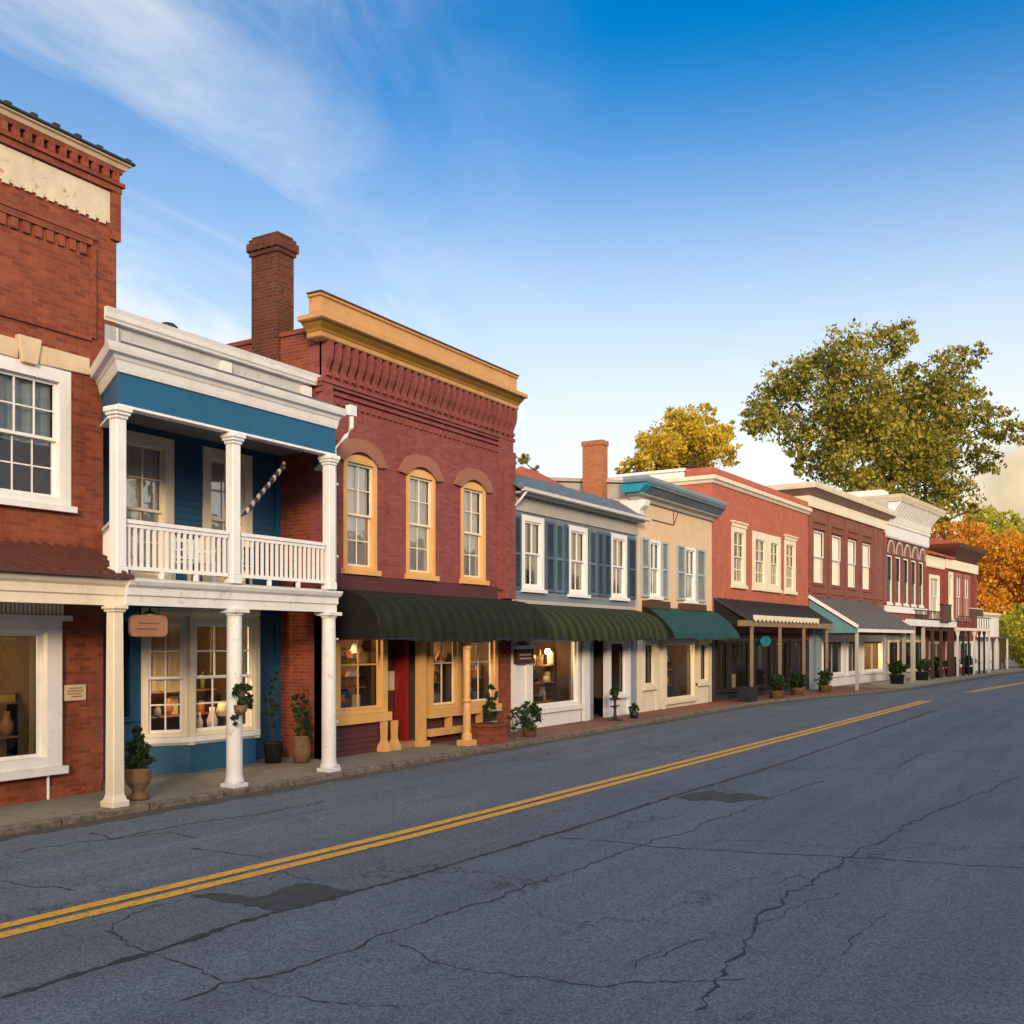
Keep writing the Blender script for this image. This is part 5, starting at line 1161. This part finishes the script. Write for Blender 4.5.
# balcony furniture
def chair(label, loc, rz, mat, wd, name, cat):
    t = thing(name, label, cat, loc, rz)
    MB().box(-wd / 2, wd / 2, -.22, .22, .40, .44).build('seat', mat, t)
    m = MB(); m.box(-wd / 2, wd / 2, .20, .235, .80, .86); m.box(-wd / 2, wd / 2, .20, .235, .50, .54); x = -wd / 2 + .06
    while x < wd / 2 - .05: m.box(x, x + .035, .205, .23, .541, .799); x += .1
    m.build('backrest', mat, t)
    for sx in (-1, 1):
        for sy in (-1, 1): m = MB(); m.box(sx * (wd / 2 - .03) - .025, sx * (wd / 2 - .03) + .025, sy * .2 - .025, sy * .2 + .025, 0, .399 if sy < 0 else .9); m.build('leg', mat, t)
        MB().box(sx * (wd / 2 - .03) - .03, sx * (wd / 2 - .03) + .03, -.24, .17, .62, .65).build('armrest', mat, t)
    return t
chair('white slatted armchair on the balcony behind the left railing', (12.75, 14.35, 3.56), 0, 'white', .62, 'armchair', 'chair')
chair('dark slatted bench on the balcony behind the right railing', (14.75, 14.6, 3.56), 0, 'iron', 1.35, 'bench', 'bench')

# ------------------------------------------------------------------ potted plants and shrubs on the pavement
rnd = random.Random(31)
def plant(name, label, loc, blobs, n, leaf, mat='leaf_green', pot=None, stem=None, cat='plant', group=None):
    t = thing(name, label, cat, loc, 0, group)
    if pot: p = MB().lathe(0, 0, pot[0], 18).build('pot', pot[1], t, smooth=True); MB().lathe(0, 0, [(pot[0][-1][0] * .85, pot[0][-1][1] - .03), (pot[0][-1][0] * .85, pot[0][-1][1] - .02)], 14).build('soil', 'soil', p)
    if stem: m = MB(); [m.tube(q, .012, .006, 6) for q in stem]; m.build('stem', 'bark', t)
    m = MB(); foliage(m, blobs, n, leaf, rnd, .35); m.build('foliage', mat, t, recalc=False); return t
URN = [(.16, 0), (.17, .04), (.10, .10), (.09, .15), (.17, .24), (.20, .34), (.17, .38), (.21, .46), (.20, .49)]
plant('potted_conifer', 'clipped cone shrub in a weathered clay urn on the porch pavement', (10.72, 13.32, .1), [((0, 0, .62), (.22, .22, .16)), ((0, 0, .80), (.17, .17, .16)), ((0, 0, .98), (.10, .10, .14)), ((0, 0, 1.10), (.05, .05, .10))], 2600, .05, pot=(URN, 'clay'), stem=[[(0, 0, .45), (0, 0, 1.1)]])
plant('hanging_plant', 'bushy leafy plant hung on the middle white porch column', (12.44, 12.86, 1.22), [((0, 0, .45), (.20, .14, .18)), ((.06, -.02, .28), (.15, .12, .14)), ((-.12, 0, .1), (.07, .06, .16)), ((.08, 0, .6), (.08, .08, .1))], 620, .085, pot=([(.06, .12), (.10, .18), (.12, .28)], 'clay'))
plant('potted_shrub', 'dark leafy shrub in a tall stone pot against the brick side wall', (15.65, 14.45, .1), [((0, 0, .95), (.20, .2, .26)), ((-.05, 0, 1.25), (.13, .13, .2)), ((.05, 0, .6), (.2, .2, .15))], 900, .075, pot=([(.15, 0), (.19, .25), (.17, .5), (.2, .55)], 'clay'))
plant('tall_plant', 'thin bare-stemmed plant leaning in the corner of the brick side wall', (15.35, 14.95, .1), [((0, 0, 1.1), (.18, .18, .35)), ((.05, 0, 1.6), (.12, .12, .3))], 260, .07, 'leaf_green', pot=([(.16, 0), (.2, .4), (.21, .42)], 'black'), stem=[[(0, 0, .3), (-.04, 0, .9), (.03, 0, 1.6)], [(0, 0, .3), (.1, .02, 1.0), (.12, 0, 1.8)], [(0, 0, .3), (-.12, 0, 1.0), (-.15, .03, 1.5)]])
t = thing('brick_planter', 'low square brick planter at the kerb by the maroon shop pier', 'planter', (21.15, 13.42, .1))
m = MB(); m.box(-.34, .34, -.30, .30, 0, .40); m.box(-.37, .37, -.33, .33, .401, .46); m.build('wall', 'brick_near', t); MB().box(-.28, .28, -.25, .25, .46, .475).build('soil', 'soil', t)
plant('leafy_shrub', 'upright loose shrub growing from the square brick planter', (21.3, 13.45, .55), [((0, 0, .35), (.2, .2, .3)), ((.06, 0, .75), (.15, .15, .25)), ((-.1, 0, .5), (.12, .12, .2))], 620, .085, stem=[[(0, 0, 0), (.05, 0, .8)], [(0, 0, 0), (-.1, 0, .6)]])
plant('spindly_plant', 'spindly open plant between the brick planter and the round bush', (22.15, 13.3, .1), [((0, 0, .5), (.22, .2, .3)), ((.1, 0, .75), (.15, .15, .15))], 150, .09, stem=[[(0, 0, 0), (.12, 0, .8)], [(0, 0, 0), (-.14, 0, .7)], [(0, 0, 0), (.0, .1, .75)]])
plant('round_bush', 'dense round dark green bush before the grey shop display window', (23.0, 13.35, .1), [((0, 0, .55), (.30, .30, .30)), ((.05, 0, .75), (.22, .22, .2)), ((-.08, 0, .3), (.18, .18, .16))], 1500, .075, pot=([(.16, 0), (.2, .25), (.21, .28)], 'clay'))
t = thing('iron_plant_stand', 'black iron plant stand beside the white door of the grey shop', 'plant stand', (29.0, 13.75, .1))
m = MB(); m.lathe(0, 0, [(.24, 0), (.24, .03), (.06, .07), (.04, .35), (.07, .40), (.04, .45), (.04, .62), (.20, .66), (.20, .69)], 14); m.build('stand', 'iron', t, smooth=False)
m = MB(); m.box(-.3, .3, -.02, .02, .42, .46); m.build('crossbar', 'iron', t)
plant('potted_fern', 'dark bushy plant standing on the black iron plant stand', (29.0, 13.75, .79), [((0, 0, .22), (.17, .17, .16))], 420, .07, pot=([(.08, 0), (.12, .14)], 'iron'))
plant('doorstep_plant', 'small potted plant on the brick pavement beside the iron stand', (30.1, 13.6, .1), [((0, 0, .33), (.16, .16, .14))], 420, .07, pot=([(.12, 0), (.15, .2)], 'iron'))
BXP = ([(.28, 0), (.32, .3), (.34, .32)], 'clay')
bl = [((0, 0, .62), (.36, .36, .36)), ((0, 0, .88), (.25, .25, .22))]
s = plant('boxwood_shrub', 'tallest of three clipped green shrubs, left under the shingled canopy', (43.5, 12.98, .1), bl, 1500, .10, 'leaf_green', BXP, group='clipped shrubs under the shingled canopy')
copy_thing(s, (46.6, 12.95, .1), 1.2, 'middle one of the three clipped shrubs under the shingled canopy')
copy_thing(s, (49.9, 12.55, .1), 2.3, 'clipped shrub under the shingled canopy, nearest the blue-grey pier')
t = thing('planter_box', 'low black planter box on the pavement left of the clipped shrubs', 'planter', (40.75, 13.35, .1)); MB().box(-.5, .5, -.25, .25, 0, .55).build('box', 'black', t); MB().box(-.53, .53, -.28, .28, .551, .6).build('rim', 'iron', t)
DP = ([(.35, 0), (.42, .5), (.46, .52)], 'iron'); dl = [((0, 0, .85), (.5, .5, .36)), ((0, 0, 1.15), (.32, .32, .2))]
s = None
for lab, (px, dd) in zip(('dark tub shrub by the end of the grey metal canopy', 'dark tub shrub before the white door bay of the ornate building', 'dark tub shrub at the joint of the ornate and far brick buildings', 'dark tub shrub before the middle of the iron gallery', 'dark tub shrub under the last iron gallery post'), ((897, 58.5), (922, 64), (937, 68), (951, 71.5), (968, 75.5))):
    p = at_depth(px, 640, dd)
    if s is None: s = plant('tub_shrub', lab, (p.x, p.y, .1), dl, 1300, .14, 'leaf_green', DP, group='tub shrubs along the far kerb')
    else: copy_thing(s, (p.x, p.y, .1), px * 1.0, lab)

# ------------------------------------------------------------------ what stands and glows in the shop windows
def lamp(label, loc, e, drop=.5):
    t = thing('pendant_lamp', label, 'lamp', loc); MB().tube([(0, 0, 0), (0, 0, drop)], .008, n=6).build('cord', 'iron', t)
    m = MB(); m.lathe(0, 0, [(.03, -.12), (.075, -.08), (.09, -.02), (.07, .04), (.03, .07)], 12); g = m.build('globe', 'lamp', t, smooth=True); g.location = (0, 0, -.03)
    ld = bpy.data.lights.new('bulb', 'POINT'); ld.energy = e; ld.color = (1, .62, .28); ld.shadow_soft_size = .12
    l = bpy.data.objects.new('bulb', ld); COL.objects.link(l); l.parent = t; l.location = (0, -.02, -.22); return t
lamp('glowing globe lamp hanging in the bay window of the blue house', (14.05, 15.9, 2.40), 40, .7)
lamp('lamp glowing at the top of the maroon shop left window', (17.5, 15.2, 2.42), 32, .3)
lamp('lamp glowing in the middle window of the maroon shop', (20.75, 15.3, 2.42), 28, .3)
lamp('lamp glowing in the right window of the maroon shop', (22.4, 15.3, 2.42), 24, .3)
lamp('lamp glowing inside the grey shop display window', (26.4, 15.6, 2.3), 42, .3)
lamp('warm lamp in the bright lit window under the grey metal canopy', (63.8, 14.1, 2.3), 150, .3)
lamp('small second lamp at the left end of the maroon shop left window', (17.1, 15.25, 2.35), 10, .35)
lamp('small lamp at the far end of the grey shop display window', (27.3, 15.2, 2.3), 14, .3)
lamp('lamp inside the near brick building shop window', (9.0, 16.0, 2.5), 12, .35)
def goods(where, loc, rz, width, z, kinds, rnd, depth=.25):
    n = len(kinds)
    for i, (kind, colname, col, h) in enumerate(kinds):
        x = -width / 2 + width * (i + .5) / n + rnd.uniform(-.04, .04); yy = rnd.uniform(-depth / 2, depth / 2)
        px_, py_ = loc[0] + x * math.cos(rz) - yy * math.sin(rz), loc[1] + x * math.sin(rz) + yy * math.cos(rz)
        key = 'goods_' + colname
        if key not in M: M[key] = paint(key, col, .4, .2, 8)
        t = thing(kind, '%s %s standing %s' % (colname, kind.replace('_', ' '), where), 'picture' if kind == 'picture_frame' else kind.replace('_', ' '), (px_, py_, z), rz + rnd.uniform(-.3, .3))
        if kind == 'vase': MB().lathe(0, 0, [(.05, 0), (.10, h * .25), (.11, h * .5), (.05, h * .8), (.06, h)], 14).build('body', key, t, smooth=True)
        elif kind == 'bottle': MB().lathe(0, 0, [(.05, 0), (.055, h * .6), (.02, h * .75), (.02, h)], 12).build('body', key, t, smooth=True); MB().lathe(0, 0, [(.024, h), (.024, h + .03)], 10).build('stopper', 'wood', t)
        elif kind == 'picture_frame':
            m = MB(); w_ = h * .75; m.box(-w_ / 2, w_ / 2, -.02, .0, 0, .04); m.box(-w_ / 2, w_ / 2, -.02, 0, h - .04, h); m.box(-w_ / 2, -w_ / 2 + .04, -.02, 0, .04, h - .04); m.box(w_ / 2 - .04, w_ / 2, -.02, 0, .04, h - .04); m.build('frame', key, t); MB().box(-w_ / 2 + .04, w_ / 2 - .04, -.012, 0, .04, h - .04).build('picture', 'curtain_warm', t)
        elif kind == 'lampshade': MB().lathe(0, 0, [(.06, 0), (.06, .03), (.015, .05), (.015, h * .55)], 12).build('stand', 'iron', t); MB().lathe(0, 0, [(.17, h * .55), (.09, h)], 16).build('shade', key, t, smooth=True)
        elif kind == 'dress_form': MB().lathe(0, 0, [(.16, 0), (.02, .05), (.02, h * .45)], 12).build('stand', 'iron', t); MB().lathe(0, 0, [(.13, h * .45), (.17, h * .5), (.11, h * .66), (.17, h * .82), (.14, h * .92), (.05, h * .95), (.05, h)], 16).build('body', key, t, smooth=True)
        elif kind == 'jar': MB().lathe(0, 0, [(.07, 0), (.085, h * .1), (.085, h * .75), (.06, h * .85), (.06, h)], 14).build('body', key, t, smooth=True); MB().lathe(0, 0, [(.066, h), (.066, h + .03)], 12).build('lid', 'wood', t)
        else: MB().box(-.14, .14, -.1, .1, 0, h).build('body', key, t, bevel=.01); MB().box(-.15, .15, -.11, .11, h, h + .03).build('lid', 'wood', t)
def shelf(where, loc, rz, w, levels):
    t = thing('display_shelf', 'wooden display shelf ' + where, 'shelf', (loc[0], loc[1], loc[2]), rz)
    for z in levels: MB().box(-w / 2, w / 2, -.16, .16, z - .03, z).build('board', 'wood', t)
    for s_ in (-1, 1): MB().box(s_ * w / 2 - .02, s_ * w / 2 + .02, -.15, .15, 0, levels[-1] - .031).build('upright', 'dark_wood', t)
CLR = [('green', (.05, .16, .06)), ('white', (.7, .68, .62)), ('amber', (.45, .20, .04)), ('red', (.35, .04, .03)), ('blue', (.05, .12, .3)), ('gold', (.5, .33, .08)), ('tan', (.45, .3, .17)), ('black', (.02, .02, .022)),
       ('pink', (.55, .25, .24)), ('copper', (.40, .17, .07)), ('ivory', (.66, .60, .46)), ('olive', (.16, .16, .05)), ('grey', (.25, .25, .25))]
KIND = [('vase', .22, .42), ('bottle', .26, .40), ('picture_frame', .28, .46), ('box', .12, .26), ('lampshade', .34, .50), ('jar', .16, .28)]
rnd = random.Random(8)
def stock(n, sc=1.0, only=None):
    c = [(k, q) for k in KIND for q in CLR if not only or k[0] in only]; rnd.shuffle(c)
    return [(k[0], q[0], q[1], sc * rnd.uniform(k[1], k[2])) for k, q in c[:n]]
shelf('inside the near brick building window', (9.0, 15.6, .60), 0, 2.2, (.45, 1.0))
goods('low in the near brick building window', (9.1, 15.6), 0, 1.9, 1.05, stock(6), rnd); goods('up on the near brick building shelf', (9.1, 15.6), 0, 1.9, 1.60, stock(6), rnd)
goods('in the bay window of the blue house', (14.3, 15.55), 0, 1.5, .76, stock(5, 1.2), rnd, .12)
shelf('at the back of the bay window of the blue house', (14.3, 16.9, .36), 0, 2.4, (.7, 1.2))
goods('low at the back of the blue house bay window', (14.3, 16.9), 0, 2.2, 1.06, stock(7), rnd); goods('high at the back of the blue house bay window', (14.3, 16.9), 0, 2.2, 1.56, stock(7), rnd)
shelf('inside the left window of the maroon shop', (17.5, 15.0, .95), 0, 1.4, (.1, .60, 1.1))
for lv, z in (('low', 1.05), ('midway up', 1.55), ('at the top of', 2.05)): goods(lv + (' in' if lv == 'low' else '') + ' the left window of the maroon shop', (17.5, 15.0), 0, 1.3, z, stock(7, .95), rnd)
shelf('inside the middle window of the maroon shop', (20.7, 15.0, .9), 0, 1.1, (.1, .65, 1.15))
for lv, z in (('low', 1.0), ('midway up', 1.55), ('at the top of', 2.05)): goods(lv + (' in' if lv == 'low' else '') + ' the middle window of the maroon shop', (20.7, 15.0), 0, 1.05, z, stock(6, .95), rnd)
shelf('inside the right window of the maroon shop', (22.4, 15.0, .9), 0, 1.3, (.1, .70))
for lv, z in (('low', 1.0), ('high', 1.6)): goods(lv + ' in the right window of the maroon shop', (22.4, 15.0), 0, 1.2, z, stock(6), rnd)
shelf('inside the grey shop display window', (26.4, 15.4, .62), 0, 2.8, (.12, .70, 1.22))
for lv, z in (('low', .74), ('midway up', 1.32), ('at the top of', 1.84)): goods(lv + (' in' if lv == 'low' else '') + ' the grey shop display window', (26.4, 15.4), 0, 2.7, z, stock(9, 1.1), rnd)
goods('in the narrow white window beside the grey shop door', (30.7, 15.0), 0, .9, .8, stock(4, 1.3), rnd)
shelf('inside the stucco shop display window', (36.4, 15.5, .35), 0, 2.4, (.5, 1.1))
for lv, z in (('low', .85), ('high', 1.45)): goods(lv + ' in the stucco shop display window', (36.4, 15.5), 0, 2.3, z, stock(7, 1.2), rnd)
lamp('lamp hanging inside the dark stucco shop window', (36.4, 15.2, 2.3), 26, .3)
goods('in the left window under the shingled canopy', on6(3.2, .6), R(-2), 1.4, .5, stock(4, 1.8), rnd)
goods('behind the glowing teal sign under the canopy', on6(5.9, .6), R(-2), 1.8, .5, [('dress_form', 'white', (.7, .68, .62), 1.6)] + stock(3, 1.8), rnd)
goods('in the wide right window under the shingled canopy', on6(8.7, .6), R(-2), 1.6, .5, [('dress_form', 'white', (.7, .68, .62), 1.75)] + stock(3, 1.8), rnd)
